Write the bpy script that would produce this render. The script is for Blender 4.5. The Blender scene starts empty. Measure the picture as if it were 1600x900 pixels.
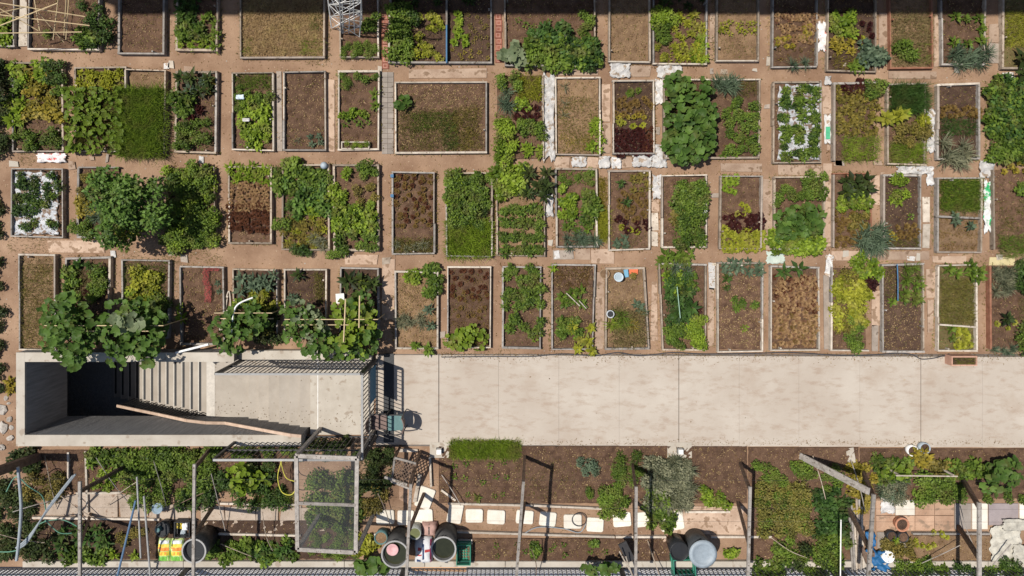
import bpy, math, random
import numpy as np
from mathutils import Vector, Matrix

# ------------------------------------------------------------------ camera, sky, sun
sc = bpy.context.scene
C = sc.collection
H = 17.8            # drone height in metres
F = 1067.0          # focal length in photograph pixels
NX, NY = 800.0, 337.0   # the point straight below the drone
cam_d = bpy.data.cameras.new('camera')
cam = bpy.data.objects.new('camera', cam_d); C.objects.link(cam)
cam.location = (0, 0, H)
cam_d.sensor_width = 36.0; cam_d.lens = F / 1600 * 36
cam_d.shift_y = -(450 - NY) / 1600
cam_d.clip_end = 2000
sc.camera = cam
SUN = Vector((0.40, -0.15, -1.0))
w = bpy.data.worlds.new('World'); sc.world = w; w.use_nodes = True
wn = w.node_tree.nodes; wn.clear()
wo = wn.new('ShaderNodeOutputWorld'); wb = wn.new('ShaderNodeBackground'); ws = wn.new('ShaderNodeTexSky')
ws.sky_type = 'NISHITA'; ws.sun_disc = False
ws.sun_elevation = math.atan2(1, math.hypot(SUN.x, SUN.y)); ws.sun_rotation = math.atan2(-SUN.x, -SUN.y)
wb.inputs['Strength'].default_value = 0.085
w.node_tree.links.new(ws.outputs[0], wb.inputs[0]); w.node_tree.links.new(wb.outputs[0], wo.inputs[0])
sd = bpy.data.lights.new('sun', 'SUN'); sd.energy = 4.5; sd.angle = math.radians(0.55); sd.color = (1, .95, .87)
so = bpy.data.objects.new('sun', sd); C.objects.link(so)
so.rotation_euler = SUN.to_track_quat('-Z', 'Y').to_euler(); so.location = (-20, 8, 40)
sc.view_settings.view_transform = 'Standard'; sc.view_settings.look = 'None'
sc.view_settings.exposure = 0.14; sc.view_settings.gamma = 1.0; sc.view_settings.use_curve_mapping = False

R = random.Random(7)
N = np.random.default_rng(11)

def P(px, py, z=0.0):
    s = (H - z) / F
    return Vector(((px - NX) * s, -(py - NY) * s, z))

# ------------------------------------------------------------------ materials
MATS = {}
def nodes_of(m):
    m.use_nodes = True
    return m.node_tree.nodes, m.node_tree.links
def rgb(c): return (c[0], c[1], c[2], 1)

def rough(name, c1, c2, scale=6.0, c3=None, bump=.3, bscale=40, rg=.9, detail=6, stretch=None, spec=.2, speck=None, ov=(.86, 1.12)):
    """two or three tones mixed by noise, with fine relief"""
    if name in MATS: return MATS[name]
    m = bpy.data.materials.new(name); n, l = nodes_of(m)
    b = n['Principled BSDF']; b.inputs['Roughness'].default_value = rg
    b.inputs['Specular IOR Level'].default_value = spec
    tc = n.new('ShaderNodeNewGeometry'); src = tc.outputs['Position']
    if stretch:
        mp = n.new('ShaderNodeMapping'); mp.inputs['Scale'].default_value = stretch
        tc2 = n.new('ShaderNodeTexCoord'); l.new(tc2.outputs['Object'], mp.inputs[0]); src = mp.outputs[0]
    t = n.new('ShaderNodeTexNoise'); t.inputs['Scale'].default_value = scale; t.inputs['Detail'].default_value = detail
    t.inputs['Roughness'].default_value = .65
    l.new(src, t.inputs['Vector'])
    r = n.new('ShaderNodeValToRGB'); e = r.color_ramp.elements
    e[0].position = .34; e[0].color = rgb(c1); e[1].position = .66; e[1].color = rgb(c2)
    if c3: k = r.color_ramp.elements.new(.8); k.color = rgb(c3)
    l.new(t.outputs['Fac'], r.inputs[0]); col = r.outputs[0]
    if speck:
        v = n.new('ShaderNodeTexNoise'); v.inputs['Scale'].default_value = speck[1]; v.inputs['Detail'].default_value = 3
        l.new(src, v.inputs['Vector'])
        q = n.new('ShaderNodeValToRGB'); q.color_ramp.elements[0].position = speck[2]; q.color_ramp.elements[1].position = min(speck[2] + .07, 1)
        l.new(v.outputs['Fac'], q.inputs[0])
        mx = n.new('ShaderNodeMix'); mx.data_type = 'RGBA'; mx.inputs['B'].default_value = rgb(speck[0])
        l.new(q.outputs[0], mx.inputs['Factor']); l.new(col, mx.inputs['A']); col = mx.outputs['Result']
    # each object a touch lighter or darker
    oi = n.new('ShaderNodeObjectInfo'); mr = n.new('ShaderNodeMapRange')
    mr.inputs['To Min'].default_value = ov[0]; mr.inputs['To Max'].default_value = ov[1]
    l.new(oi.outputs['Random'], mr.inputs[0])
    hs = n.new('ShaderNodeHueSaturation'); l.new(mr.outputs[0], hs.inputs['Value']); l.new(col, hs.inputs['Color'])
    l.new(hs.outputs[0], b.inputs['Base Color'])
    t2 = n.new('ShaderNodeTexNoise'); t2.inputs['Scale'].default_value = bscale; t2.inputs['Detail'].default_value = 4
    l.new(src, t2.inputs['Vector'])
    bp = n.new('ShaderNodeBump'); bp.inputs['Strength'].default_value = bump; bp.inputs['Distance'].default_value = .03
    l.new(t2.outputs['Fac'], bp.inputs['Height']); l.new(bp.outputs[0], b.inputs['Normal'])
    MATS[name] = m; return m

def plain(name, c, rg=.6, metal=0, var=.12, spec=.4):
    if name in MATS: return MATS[name]
    return rough(name, tuple(x * (1 - var) for x in c), tuple(x * (1 + var) for x in c), 9, bump=.08, rg=rg, spec=spec)

def leafmat(name, c1, c2, trans=.3):
    if name in MATS: return MATS[name]
    m = bpy.data.materials.new('leaf_' + name); n, l = nodes_of(m)
    b = n['Principled BSDF']; b.inputs['Roughness'].default_value = .5; b.inputs['Specular IOR Level'].default_value = .16
    a = n.new('ShaderNodeAttribute'); a.attribute_name = 'tint'
    oi = n.new('ShaderNodeObjectInfo')
    ad = n.new('ShaderNodeMath'); ad.operation = 'MULTIPLY_ADD'; ad.inputs[1].default_value = .35; ad.inputs[2].default_value = -.175
    l.new(oi.outputs['Random'], ad.inputs[0])
    s = n.new('ShaderNodeMath'); s.operation = 'ADD'; s.use_clamp = True
    l.new(a.outputs['Fac'], s.inputs[0]); l.new(ad.outputs[0], s.inputs[1])
    r = n.new('ShaderNodeValToRGB'); e = r.color_ramp.elements; e[0].color = rgb(c1); e[1].color = rgb(c2)
    l.new(s.outputs[0], r.inputs[0])
    gp_ = n.new('ShaderNodeNewGeometry'); nz = n.new('ShaderNodeTexNoise'); nz.inputs['Scale'].default_value = 3.2; nz.inputs['Detail'].default_value = 5; l.new(gp_.outputs['Position'], nz.inputs['Vector'])
    nr = n.new('ShaderNodeMapRange'); nr.inputs['From Min'].default_value = .5; nr.inputs['From Max'].default_value = .72; nr.inputs['To Max'].default_value = {'blue': .12, 'grey': .12, 'bronze': .1, 'brown': .1, 'red': .08, 'wine': .06, 'squashp': .15, 'fresh': .25, 'squash': .35}.get(name, .5); l.new(nz.outputs['Fac'], nr.inputs[0])
    om = n.new('ShaderNodeMix'); om.data_type = 'RGBA'; om.blend_type = 'MIX'; l.new(nr.outputs[0], om.inputs['Factor']); l.new(r.outputs[0], om.inputs['A'])
    av = tuple((x + y) / 2 for x, y in zip(c1, c2)); lum = (av[0] + av[1]) / 2; om.inputs['B'].default_value = (lum * 1.25 + .01, lum * 1.02, lum * .38, 1)
    r = om; r_out = om.outputs['Result']
    l.new(r_out, b.inputs['Base Color'])
    t = n.new('ShaderNodeBsdfTranslucent'); g = n.new('ShaderNodeGamma'); g.inputs[1].default_value = .9
    l.new(r_out, g.inputs[0]); l.new(g.outputs[0], t.inputs['Color'])
    mx = n.new('ShaderNodeMixShader'); mx.inputs[0].default_value = trans
    l.new(b.outputs[0], mx.inputs[1]); l.new(t.outputs[0], mx.inputs[2])
    l.new(mx.outputs[0], n['Material Output'].inputs['Surface'])
    MATS[name] = m; return m

PAL = {
 'dark':   ((.018, .048, .014), (.055, .115, .030)),
 'mid':    ((.042, .092, .018), (.105, .185, .034)),
 'bright': ((.075, .150, .016), (.165, .270, .035)),
 'fresh':  ((.070, .140, .018), (.115, .195, .028)),
 'lime':   ((.160, .220, .016), (.300, .360, .040)),
 'yel':    ((.150, .160, .018), (.330, .310, .045)),
 'olive':  ((.070, .080, .020), (.170, .160, .050)),
 'blue':   ((.040, .080, .040), (.098, .160, .088)),
 'grey':   ((.075, .110, .055), (.190, .225, .125)),
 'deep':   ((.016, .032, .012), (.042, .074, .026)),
 'teal':   ((.020, .056, .016), (.052, .120, .034)),
 'red':    ((.050, .018, .012), (.150, .060, .030)),
 'wine':   ((.022, .007, .008), (.075, .022, .018)),
 'brown':  ((.100, .055, .020), (.230, .150, .045)),
 'bronze': ((.160, .070, .045), (.420, .275, .130)),
 'straw':  ((.250, .160, .075), (.520, .370, .190)),
 'dry':    ((.130, .105, .040), (.330, .270, .120)),
 'turf':   ((.050, .075, .018), (.150, .160, .050)),
 'squash': ((.030, .082, .020), (.085, .175, .042)),
 'squashp':((.070, .130, .055), (.190, .260, .130)),
}
for _k, (_a, _b) in list(PAL.items()):
    if _k in ('straw', 'dry', 'red', 'wine', 'brown', 'bronze'): continue
    w_ = .9 if _k in ('blue', 'grey', 'squashp') else .62
    sat = .76 if _k in ('lime', 'yel') else 1
    PAL[_k] = ((_a[0] * .95 * sat, _a[1] * .80 * sat, _a[2] * w_ * 1.0), (_b[0] * 1.75 * sat, _b[1] * 1.45 * sat, _b[2] * w_ * 1.8))  # leaf tones spread wider, imitating sunlit highlights and shaded gaps in colour
def LM(k): return leafmat(k, *PAL[k])

DIRT = rough('dirt', (.195, .116, .072), (.325, .212, .138), .9, (.415, .295, .200), bump=.45, bscale=22, detail=9, speck=((.42, .32, .225), 18, .66))
SOIL = rough('soil', (0.078, 0.043, 0.027), (0.157, 0.092, 0.058), 5, (0.202, 0.123, 0.078), bump=1.0, bscale=34, speck=((0.358, 0.258, 0.168), 60, .66))
SOILD = rough('soil_dark', (0.052, 0.030, 0.021), (0.103, 0.062, 0.041), 5, (0.138, 0.086, 0.057), bump=1.0, bscale=34, speck=((0.299, 0.218, 0.149), 55, .67))
SOILT = rough('soil_tan', (.150, .090, .050), (.250, .160, .092), 4, (.33, .22, .13), bump=.9, bscale=30, speck=((.42, .31, .18), 50, .64))
SOILG = rough('soil_mossy', (.075, .055, .022), (.150, .115, .050), 4, (.2, .15, .07), bump=.9, bscale=30, speck=((.1, .12, .035), 20, .58))
WOOD = rough('wood_weathered', (.27, .21, .155), (.46, .38, .30), 5, bump=.4, bscale=50, speck=((.17, .12, .085), 11, .6), ov=(.6, 1.15))
WOODG = rough('wood_grey', (.23, .205, .18), (.39, .355, .32), 6, bump=.4, bscale=50, speck=((.14, .115, .09), 13, .6), ov=(.7, 1.15))
WOODR = rough('wood_red', (.20, .085, .05), (.31, .15, .095), 6, bump=.4, bscale=40)
WOODW = rough('wood_pale', (.42, .355, .285), (.62, .545, .455), 6, bump=.3, bscale=40, speck=((.25, .19, .14), 10, .62), ov=(.72, 1.1))
WOODB = rough('wood_brown', (.10, .065, .045), (.19, .13, .095), 8, bump=.6, bscale=40)
PLANK = rough('plank', (.30, .205, .145), (.45, .335, .25), 3, bump=.35, bscale=40, speck=((.22, .145, .095), 6, .55), ov=(.78, 1.3))
PLANKG = rough('plank_grey', (.26, .215, .175), (.37, .31, .26), 4, bump=.35, bscale=40, speck=((.18, .14, .11), 11, .62))
def walk_mat():
    m = bpy.data.materials.new('concrete_walk'); n, l = nodes_of(m); b = n['Principled BSDF']; b.inputs['Roughness'].default_value = .9; b.inputs['Specular IOR Level'].default_value = .15
    g = n.new('ShaderNodeNewGeometry'); pos = g.outputs['Position']
    def noise(scale, det, vec=None, rg=.6):
        t = n.new('ShaderNodeTexNoise'); t.inputs['Scale'].default_value = scale; t.inputs['Detail'].default_value = det; t.inputs['Roughness'].default_value = rg; l.new(vec or pos, t.inputs['Vector']); return t.outputs['Fac']
    def ramp(f, a, b_, ca, cb):
        r = n.new('ShaderNodeValToRGB'); e = r.color_ramp.elements; e[0].position = a; e[0].color = rgb(ca); e[1].position = b_; e[1].color = rgb(cb); l.new(f, r.inputs[0]); return r.outputs[0]
    def mix(f, a, b_, k=1.0, mode='MIX'):
        x = n.new('ShaderNodeMix'); x.data_type = 'RGBA'; x.blend_type = mode; mm = n.new('ShaderNodeMath'); mm.operation = 'MULTIPLY'; mm.inputs[1].default_value = k; l.new(f, mm.inputs[0]); l.new(mm.outputs[0], x.inputs['Factor']); l.new(a, x.inputs['A'])
        if isinstance(b_, tuple): x.inputs['B'].default_value = rgb(b_)
        else: l.new(b_, x.inputs['B'])
        return x.outputs['Result']
    c = ramp(noise(.55, 8), .3, .7, (.395, .332, .272), (.485, .43, .365))
    wv = n.new('ShaderNodeMapping'); wv.inputs['Scale'].default_value = (1.0, 2.6, 1); wv.inputs['Rotation'].default_value = (0, 0, .5); l.new(pos, wv.inputs[0])
    s1 = ramp(noise(2.2, 12, wv.outputs[0], .72), .50, .70, (0, 0, 0), (1, 1, 1)); c = mix(s1, c, (.27, .175, .115), .55)
    s2 = ramp(noise(.9, 6), .56, .76, (0, 0, 0), (1, 1, 1)); c = mix(s2, c, (.31, .22, .155), .45)
    s3 = ramp(noise(60, 3), .35, .7, (.80, .80, .80), (1.1, 1.1, 1.1)); c = mix(ramp(noise(1, 1), 0, .01, (1, 1, 1), (1, 1, 1)), c, s3, .25, 'MULTIPLY')
    s4 = ramp(noise(9, 8), .62, .70, (0, 0, 0), (1, 1, 1)); c = mix(s4, c, (.27, .21, .16), .12)
    l.new(c, b.inputs['Base Color'])
    bp = n.new('ShaderNodeBump'); bp.inputs['Strength'].default_value = .15; bp.inputs['Distance'].default_value = .02; l.new(noise(50, 4), bp.inputs['Height']); l.new(bp.outputs[0], b.inputs['Normal'])
    return m
CONC = walk_mat()
CONCW = rough('concrete_wall', (.375, .33, .272), (.47, .425, .36), 1.6, bump=.15, bscale=50, detail=9, speck=((.32, .265, .21), 5, .6), ov=(.96, 1.04))
CONCI = rough('concrete_board_marked', (.20, .195, .19), (.31, .30, .29), 2.5, bump=.6, bscale=9, stretch=(6, 6, .6))
CONCS = rough('concrete_step', (.315, .275, .23), (.40, .357, .305), 1.4, bump=.1, bscale=40, detail=10, ov=(.95, 1.05))
NOSE = plain('nosing_black', (.015, .015, .016)); NOSEW = plain('nosing_white', (.47, .43, .375))
CLOTH = rough('white_plastic', (.42, .395, .37), (.64, .63, .615), 7, bump=.9, bscale=14, rg=.5, speck=((.34, .26, .19), 7, .56))
CLOTHS = rough('silver_mulch_film', (.34, .35, .37), (.62, .63, .65), 9, bump=1.0, bscale=22, rg=.45, speck=((.2, .14, .1), 8, .52))
STEEL = plain('steel_grey', (.30, .295, .285), .5); DARKM = plain('steel_dark', (.045, .042, .042), .5)
WHITE = plain('white_paint', (.74, .73, .70)); BLACK = plain('black_plastic', (.018, .019, .021), .45)
BLUE = plain('blue_paint', (.035, .135, .26)); BLUES = plain('sign_blue', (.02, .13, .23)); TEAL = plain('teal_plastic', (.085, .17, .17))
TERRA = plain('terracotta', (.42, .19, .11)); ORANGE = plain('orange_plastic', (.62, .14, .05))
GREENP = plain('green_plastic', (.03, .20, .13)); TILE = rough('red_tile', (.21, .075, .05), (.31, .125, .085), 8, bump=.2)
TILE2 = rough('red_tile_pale', (.33, .17, .125), (.42, .235, .18), 8, bump=.2)
PINK = plain('pink_plastic', (.62, .36, .36)); BAMB = plain('bamboo', (.55, .42, .24)); GALV = plain('galvanised_lid', (.30, .35, .39), .5)
ROCK = rough('pale_stone', (.30, .265, .23), (.46, .42, .37), 6, bump=.5, bscale=16)
WATER = plain('dark_water', (.030, .032, .016), .06, spec=.6)
PAVE = rough('pale_paver', (.66, .60, .50), (.76, .71, .62), 5, bump=.2, bscale=30, speck=((.45, .36, .27), 10, .7))
PAVET = rough('terracotta_paver', (.36, .22, .145), (.52, .345, .235), 2.2, bump=.3, bscale=30, detail=8, speck=((.28, .19, .13), 5, .57), ov=(.82, 1.15))
PAVEV = rough('mauve_paver', (.24, .20, .20), (.31, .265, .26), 3, bump=.2)
GREYT = rough('grey_paving', (.235, .20, .17), (.31, .27, .235), 3, bump=.3, bscale=60)
REDN = rough('red_netting', (.30, .05, .05), (.40, .10, .09), 14, bump=.8, bscale=60, speck=((.12, .06, .045), 30, .5))
def thin_net(m, fac):
    n, l = nodes_of(m); tr = n.new('ShaderNodeBsdfTransparent'); mx = n.new('ShaderNodeMixShader'); mx.inputs[0].default_value = fac
    l.new(tr.outputs[0], mx.inputs[1]); l.new(n['Principled BSDF'].outputs[0], mx.inputs[2]); l.new(mx.outputs[0], n['Material Output'].inputs['Surface'])
thin_net(REDN, .45)
HOSE = plain('hose_dark', (.05, .05, .055), .4); HOSEG = plain('hose_green', (.13, .30, .21), .4); HOSEY = plain('hose_yellow', (.50, .46, .06), .4)
PIPE = plain('pipe_grey', (.26, .29, .31), .45); PIPEB = plain('pipe_blue', (.10, .17, .27), .45)
TARP = plain('tarp_blue', (.012, .10, .24))
RENDER = rough('render_wall', (.30, .28, .26), (.38, .36, .33), 1, bump=.1); GLASS = plain('window_glass', (.03, .04, .05), .08, spec=.6)

# ------------------------------------------------------------------ mesh helpers
def mesh(name, v, f, mat, tint=None, smooth=False):
    v = np.asarray(v, dtype=np.float32); me = bpy.data.meshes.new(name)
    if isinstance(f, np.ndarray):
        nf, k = f.shape
        me.vertices.add(len(v)); me.vertices.foreach_set('co', v.ravel())
        me.loops.add(nf * k); me.loops.foreach_set('vertex_index', f.astype(np.int32).ravel())
        me.polygons.add(nf); me.polygons.foreach_set('loop_start', np.arange(0, nf * k, k, dtype=np.int32))
        me.update(calc_edges=True)
    else:
        me.from_pydata([tuple(map(float, x)) for x in v], [], f); me.update()
    if tint is not None:
        a = me.attributes.new('tint', 'FLOAT', 'POINT'); a.data.foreach_set('value', np.asarray(tint, dtype=np.float32))
    if smooth: me.polygons.foreach_set('use_smooth', [True] * len(me.polygons))
    if mat: me.materials.append(mat)
    return me

def obj(name, me, parent=None, loc=None, rz=0, sc_=1, label=None, cat=None, group=None, kind=None):
    o = bpy.data.objects.new(name, me); C.objects.link(o)
    if parent: o.parent = parent
    if loc is not None: o.location = loc
    if rz: o.rotation_euler = (0, 0, rz)
    if sc_ != 1: o.scale = (sc_, sc_, sc_) if not isinstance(sc_, tuple) else sc_
    if label: o['label'] = label
    if cat: o['category'] = cat
    if group: o['group'] = group
    if kind: o['kind'] = kind
    return o
def thing(name, label, cat, loc=(0, 0, 0), rz=0, group=None, kind=None):
    return obj(name, None, None, loc, rz, 1, label, cat, group, kind)

class MB:
    def __init__(s): s.v = []; s.f = []
    def box(s, x0, y0, z0, x1, y1, z1):
        b = len(s.v)
        s.v += [(x0, y0, z0), (x1, y0, z0), (x1, y1, z0), (x0, y1, z0), (x0, y0, z1), (x1, y0, z1), (x1, y1, z1), (x0, y1, z1)]
        s.f += [[b + i for i in q] for q in ((0, 3, 2, 1), (4, 5, 6, 7), (0, 1, 5, 4), (1, 2, 6, 5), (2, 3, 7, 6), (3, 0, 4, 7))]
        return s
    def beam(s, p, q, wd, hd, up=(0, 0, 1)):
        p, q = Vector(p), Vector(q); d = (q - p).normalized(); u = Vector(up)
        if abs(d.dot(u)) > .97: u = Vector((1, 0, 0))
        x = d.cross(u).normalized(); z = x.cross(d)
        b = len(s.v)
        for c in (p, q):
            for i, j in ((-1, -1), (1, -1), (1, 1), (-1, 1)): s.v.append(tuple(c + x * (i * wd / 2) + z * (j * hd / 2)))
        s.f += [[b + i for i in k] for k in ((0, 1, 2, 3), (7, 6, 5, 4), (0, 4, 5, 1), (1, 5, 6, 2), (2, 6, 7, 3), (3, 7, 4, 0))]
        return s
    def tube(s, pts, r, n=6):
        pts = [Vector(p) for p in pts]; b = len(s.v)
        for i, p in enumerate(pts):
            d = (pts[min(i + 1, len(pts) - 1)] - pts[max(i - 1, 0)]).normalized()
            u = Vector((0, 0, 1)) if abs(d.z) < .95 else Vector((1, 0, 0))
            x = d.cross(u).normalized(); z = x.cross(d); rr = r[i] if isinstance(r, (list, tuple)) else r
            for k in range(n):
                a = 2 * math.pi * k / n; s.v.append(tuple(p + x * (rr * math.cos(a)) + z * (rr * math.sin(a))))
        for i in range(len(pts) - 1):
            for k in range(n): s.f.append([b + i * n + k, b + i * n + (k + 1) % n, b + (i + 1) * n + (k + 1) % n, b + (i + 1) * n + k])
        s.f.append([b + k for k in range(n)][::-1]); s.f.append([b + (len(pts) - 1) * n + k for k in range(n)])
        return s
    def lathe(s, prof, n=24, c=(0, 0, 0), cap=True):
        b = len(s.v)
        for r, z in prof:
            for k in range(n):
                a = 2 * math.pi * k / n; s.v.append((c[0] + r * math.cos(a), c[1] + r * math.sin(a), c[2] + z))
        for i in range(len(prof) - 1):
            for k in range(n): s.f.append([b + i * n + k, b + i * n + (k + 1) % n, b + (i + 1) * n + (k + 1) % n, b + (i + 1) * n + k])
        if not cap: return s
        s.f.append([b + k for k in range(n)][::-1])
        s.f.append([b + (len(prof) - 1) * n + k for k in range(n)])
        return s
    def build(s, name, mat, parent=None, smooth=False, **kw):
        return obj(name, mesh(name, s.v, s.f, mat, smooth=smooth), parent, **kw)

def curve_pts(pts, n=8):
    pts = [Vector(p) for p in pts]; out = []
    for i in range(len(pts) - 1):
        p0, p1, p2, p3 = pts[max(i - 1, 0)], pts[i], pts[i + 1], pts[min(i + 2, len(pts) - 1)]
        for k in range(n):
            t = k / n
            out.append(.5 * ((2 * p1) + (p2 - p0) * t + (2 * p0 - 5 * p1 + 4 * p2 - p3) * t * t + (3 * p1 - p0 - 3 * p2 + p3) * t ** 3))
    return out + [pts[-1]]

# ------------------------------------------------------------------ leaves
LEAF = np.array([(0, 0, 0), (.45, -.5, .07), (.5, 0, 0), (.45, .5, .07), (1, 0, -.10)])
LEAFT = np.array([(0, 1, 2), (0, 2, 3), (1, 4, 2), (2, 4, 3)])
STRAP = np.array([(0, -.35, 0), (0, .35, 0), (.4, -.5, .12), (.4, .5, .12), (.75, -.4, .10), (.75, .4, .10), (1, 0, -.06)])
STRAPT = np.array([(0, 2, 1), (1, 2, 3), (2, 4, 3), (3, 4, 5), (4, 6, 5)])
def place(tpl, tri, pos, az, pitch, roll, L, W):
    n = len(pos); k = len(tpl)
    p = np.repeat(tpl[None], n, 0) * np.stack([L, W, L], -1)[:, None, :]
    cr, sr = np.cos(roll)[:, None], np.sin(roll)[:, None]
    y = p[..., 1] * cr - p[..., 2] * sr; z = p[..., 1] * sr + p[..., 2] * cr
    cp, sp = np.cos(pitch)[:, None], np.sin(pitch)[:, None]
    x2 = p[..., 0] * cp - z * sp; z2 = p[..., 0] * sp + z * cp
    ca, sa = np.cos(az)[:, None], np.sin(az)[:, None]
    q = np.stack([x2 * ca - y * sa, x2 * sa + y * ca, z2], -1) + pos[:, None, :]
    f = (tri[None] + (np.arange(n) * k)[:, None, None]).reshape(-1, 3)
    return q.reshape(-1, 3), f
def clump(n, Rr, Hh, L, Wd, lobes=5, seed=0, flat=.35):
    g = np.random.default_rng(seed); lobes += 2
    lc = g.normal(0, .42, (lobes, 2)) * Rr; lr = g.uniform(.32, .58, lobes) * Rr; lr[0] = .62 * Rr; lc[0] = 0; dd = np.hypot(lc[:, 0], lc[:, 1]) + 1e-6; lc *= np.minimum(1, (.38 * Rr + .38 * lr) / dd)[:, None]; lh = g.uniform(.45, 1.2, lobes) * Hh; lt = g.normal(0, .13, lobes)
    pw = lr ** 2 / (lr ** 2).sum()
    i = g.choice(lobes, n, p=pw); a = g.uniform(0, 2 * np.pi, n); r = np.sqrt(g.uniform(0, 1, n))
    pos = np.zeros((n, 3)); pos[:, 0] = lc[i, 0] + np.cos(a) * r * lr[i]; pos[:, 1] = lc[i, 1] + np.sin(a) * r * lr[i]
    dome = np.sqrt(np.clip(1 - (r * .97) ** 2, 0, 1)); dep = g.uniform(.3, 1, n) ** .6
    pos[:, 2] = lh[i] * (.10 + .90 * dome * dep)
    az = a + g.normal(0, .8, n); pitch = (1 - r) * .5 - flat + g.normal(0, .42, n)
    LL = L * g.uniform(.6, 1.3, n); WW = Wd * g.uniform(.7, 1.2, n)
    v, f = place(LEAF, LEAFT, pos, az, pitch, g.normal(0, .42, n), LL, WW)
    t = np.repeat(np.clip(g.normal(.38, .27, n) + lt[i] * 1.3 + .18 * (dep - .6), 0, 1), len(LEAF))
    return v, f, t
def rosette(n, L, Wd, p0, p1, seed=0, strap=False, spread=.02, z0=.01):
    g = np.random.default_rng(seed); tpl, tri = (STRAP, STRAPT) if strap else (LEAF, LEAFT)
    k = np.arange(n) / max(n - 1, 1); az = np.arange(n) * 2.39996 + g.normal(0, .25, n)
    pitch = p0 + (p1 - p0) * k + g.normal(0, .12, n)
    LL = L * (1 - .45 * k) * g.uniform(.8, 1.15, n); WW = Wd * (1 - .3 * k) * g.uniform(.85, 1.15, n)
    pos = np.stack([np.cos(az) * spread, np.sin(az) * spread, z0 + k * .05 * (L / .2)], -1)
    v, f = place(tpl, tri, pos, az, pitch, g.normal(0, .3, n), LL, WW)
    return v, f, np.repeat(np.clip(.3 + .5 * k + g.normal(0, .18, n), 0, 1), len(tpl))
def tussock(n, Rr, L, Wd, seed, lo=.5, hi=1.4):
    g = np.random.default_rng(seed); a = g.uniform(0, 6.283, n); r = np.sqrt(g.uniform(0, 1, n)) * Rr
    pos = np.stack([np.cos(a) * r, np.sin(a) * r, np.full(n, .0)], -1)
    v, f = place(STRAP, STRAPT, pos, a + g.normal(0, .8, n), g.uniform(lo, hi, n), g.normal(0, .4, n), L * g.uniform(.6, 1.2, n), np.full(n, Wd))
    return v, f, np.repeat(np.clip(g.normal(.5, .25, n), 0, 1), len(STRAP))

# kind: object name, category, generator
GEN = {
 'bush':   ('bushy_plant', 'plant', lambda s: clump(250, .19, .26, .060, .040, 6, s)),
 'bean':   ('bean_plant', 'plant', lambda s: clump(110, .18, .22, .100, .078, 5, s)),
 'herb':   ('herb_plant', 'plant', lambda s: clump(230, .17, .20, .050, .020, 6, s)),
 'lettuce':('lettuce', 'lettuce', lambda s: rosette(22, .12, .105, .10, 1.0, s)),
 'leaf':   ('leafy_plant', 'plant', lambda s: rosette(20, .20, .085, .10, 1.1, s)),
 'potato': ('potato_plant', 'plant', lambda s: clump(110, .15, .20, .090, .040, 4, s)),
 'kale':   ('kale_plant', 'kale', lambda s: rosette(15, .30, .115, .12, 1.0, s, z0=.14)),
 'leek':   ('leek', 'leek', lambda s: rosette(10, .42, .034, .25, 1.2, s, strap=True)),
 'tuft':   ('leek_clump', 'leek', lambda s: tussock(60, .07, .42, .022, s, .2, 1.3)),
 'sprout': ('seedling', 'seedling', lambda s: rosette(9, .075, .036, .25, 1.0, s)),
 'vine':   ('vine_plant', 'plant', lambda s: clump(80, .20, .17, .115, .10, 6, s, .15)),
 'chard':  ('broad_leaved_plant', 'plant', lambda s: rosette(18, .42, .20, .08, 1.0, s, z0=.1)),
}
MESHC = {}
def pmesh(kind, col, k):
    key = (kind, col, k)
    if key not in MESHC:
        v, f, t = GEN[kind][2](hash((kind, k)) % 1000 if False else sum(map(ord, kind)) * 7 + k)
        MESHC[key] = mesh(GEN[kind][0], v, f, LM(col), t)
    return MESHC[key]
SOILZ = .085
def plant(kind, col, x, y, scale, label, z=SOILZ, group=None):
    nm = GEN[kind][0]
    if kind == 'lettuce': nm = {'brown': 'bronze', 'bronze': 'pale_bronze', 'red': 'russet', 'wine': 'wine_red', 'lime': 'lime_green', 'yel': 'yellow', 'bright': 'green', 'mid': 'green'}.get(col, col) + '_lettuce'
    return obj(nm, pmesh(kind, col, R.randrange(4)), None, P(x, y, z), R.uniform(0, 6.28),
               scale * R.uniform(.85, 1.15), label, GEN[kind][1], group)
WORDS = {'dark': 'dark green', 'mid': 'green', 'bright': 'bright green', 'lime': 'lime green', 'yel': 'yellow-green', 'olive': 'olive', 'blue': 'blue-green',
         'grey': 'silvery green', 'squash': 'dark soft green', 'fresh': 'fresh green', 'deep': 'blackish-green', 'teal': 'deep green', 'red': 'reddish brown', 'wine': 'dark wine red', 'brown': 'bronze brown', 'bronze': 'pale bronze', 'straw': 'straw coloured', 'dry': 'dried yellowish', 'turf': 'dull green'}
NOUN = {'bush': 'bushy plant', 'bean': 'bean plant', 'herb': 'fine-leaved herb', 'lettuce': 'lettuce head', 'leaf': 'vegetable', 'potato': 'potato plant', 'kale': 'kale plant',
        'leek': 'leek', 'tuft': 'leek clump', 'sprout': 'seedling', 'vine': 'low vine', 'chard': 'broad-leaved plant'}
BED = ['']
MASS = {'bush': 'bush_foliage', 'bean': 'bean_foliage', 'herb': 'herb_foliage', 'vine': 'vine_foliage', 'tuft': 'leek_foliage'}
ARR = {}
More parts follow.
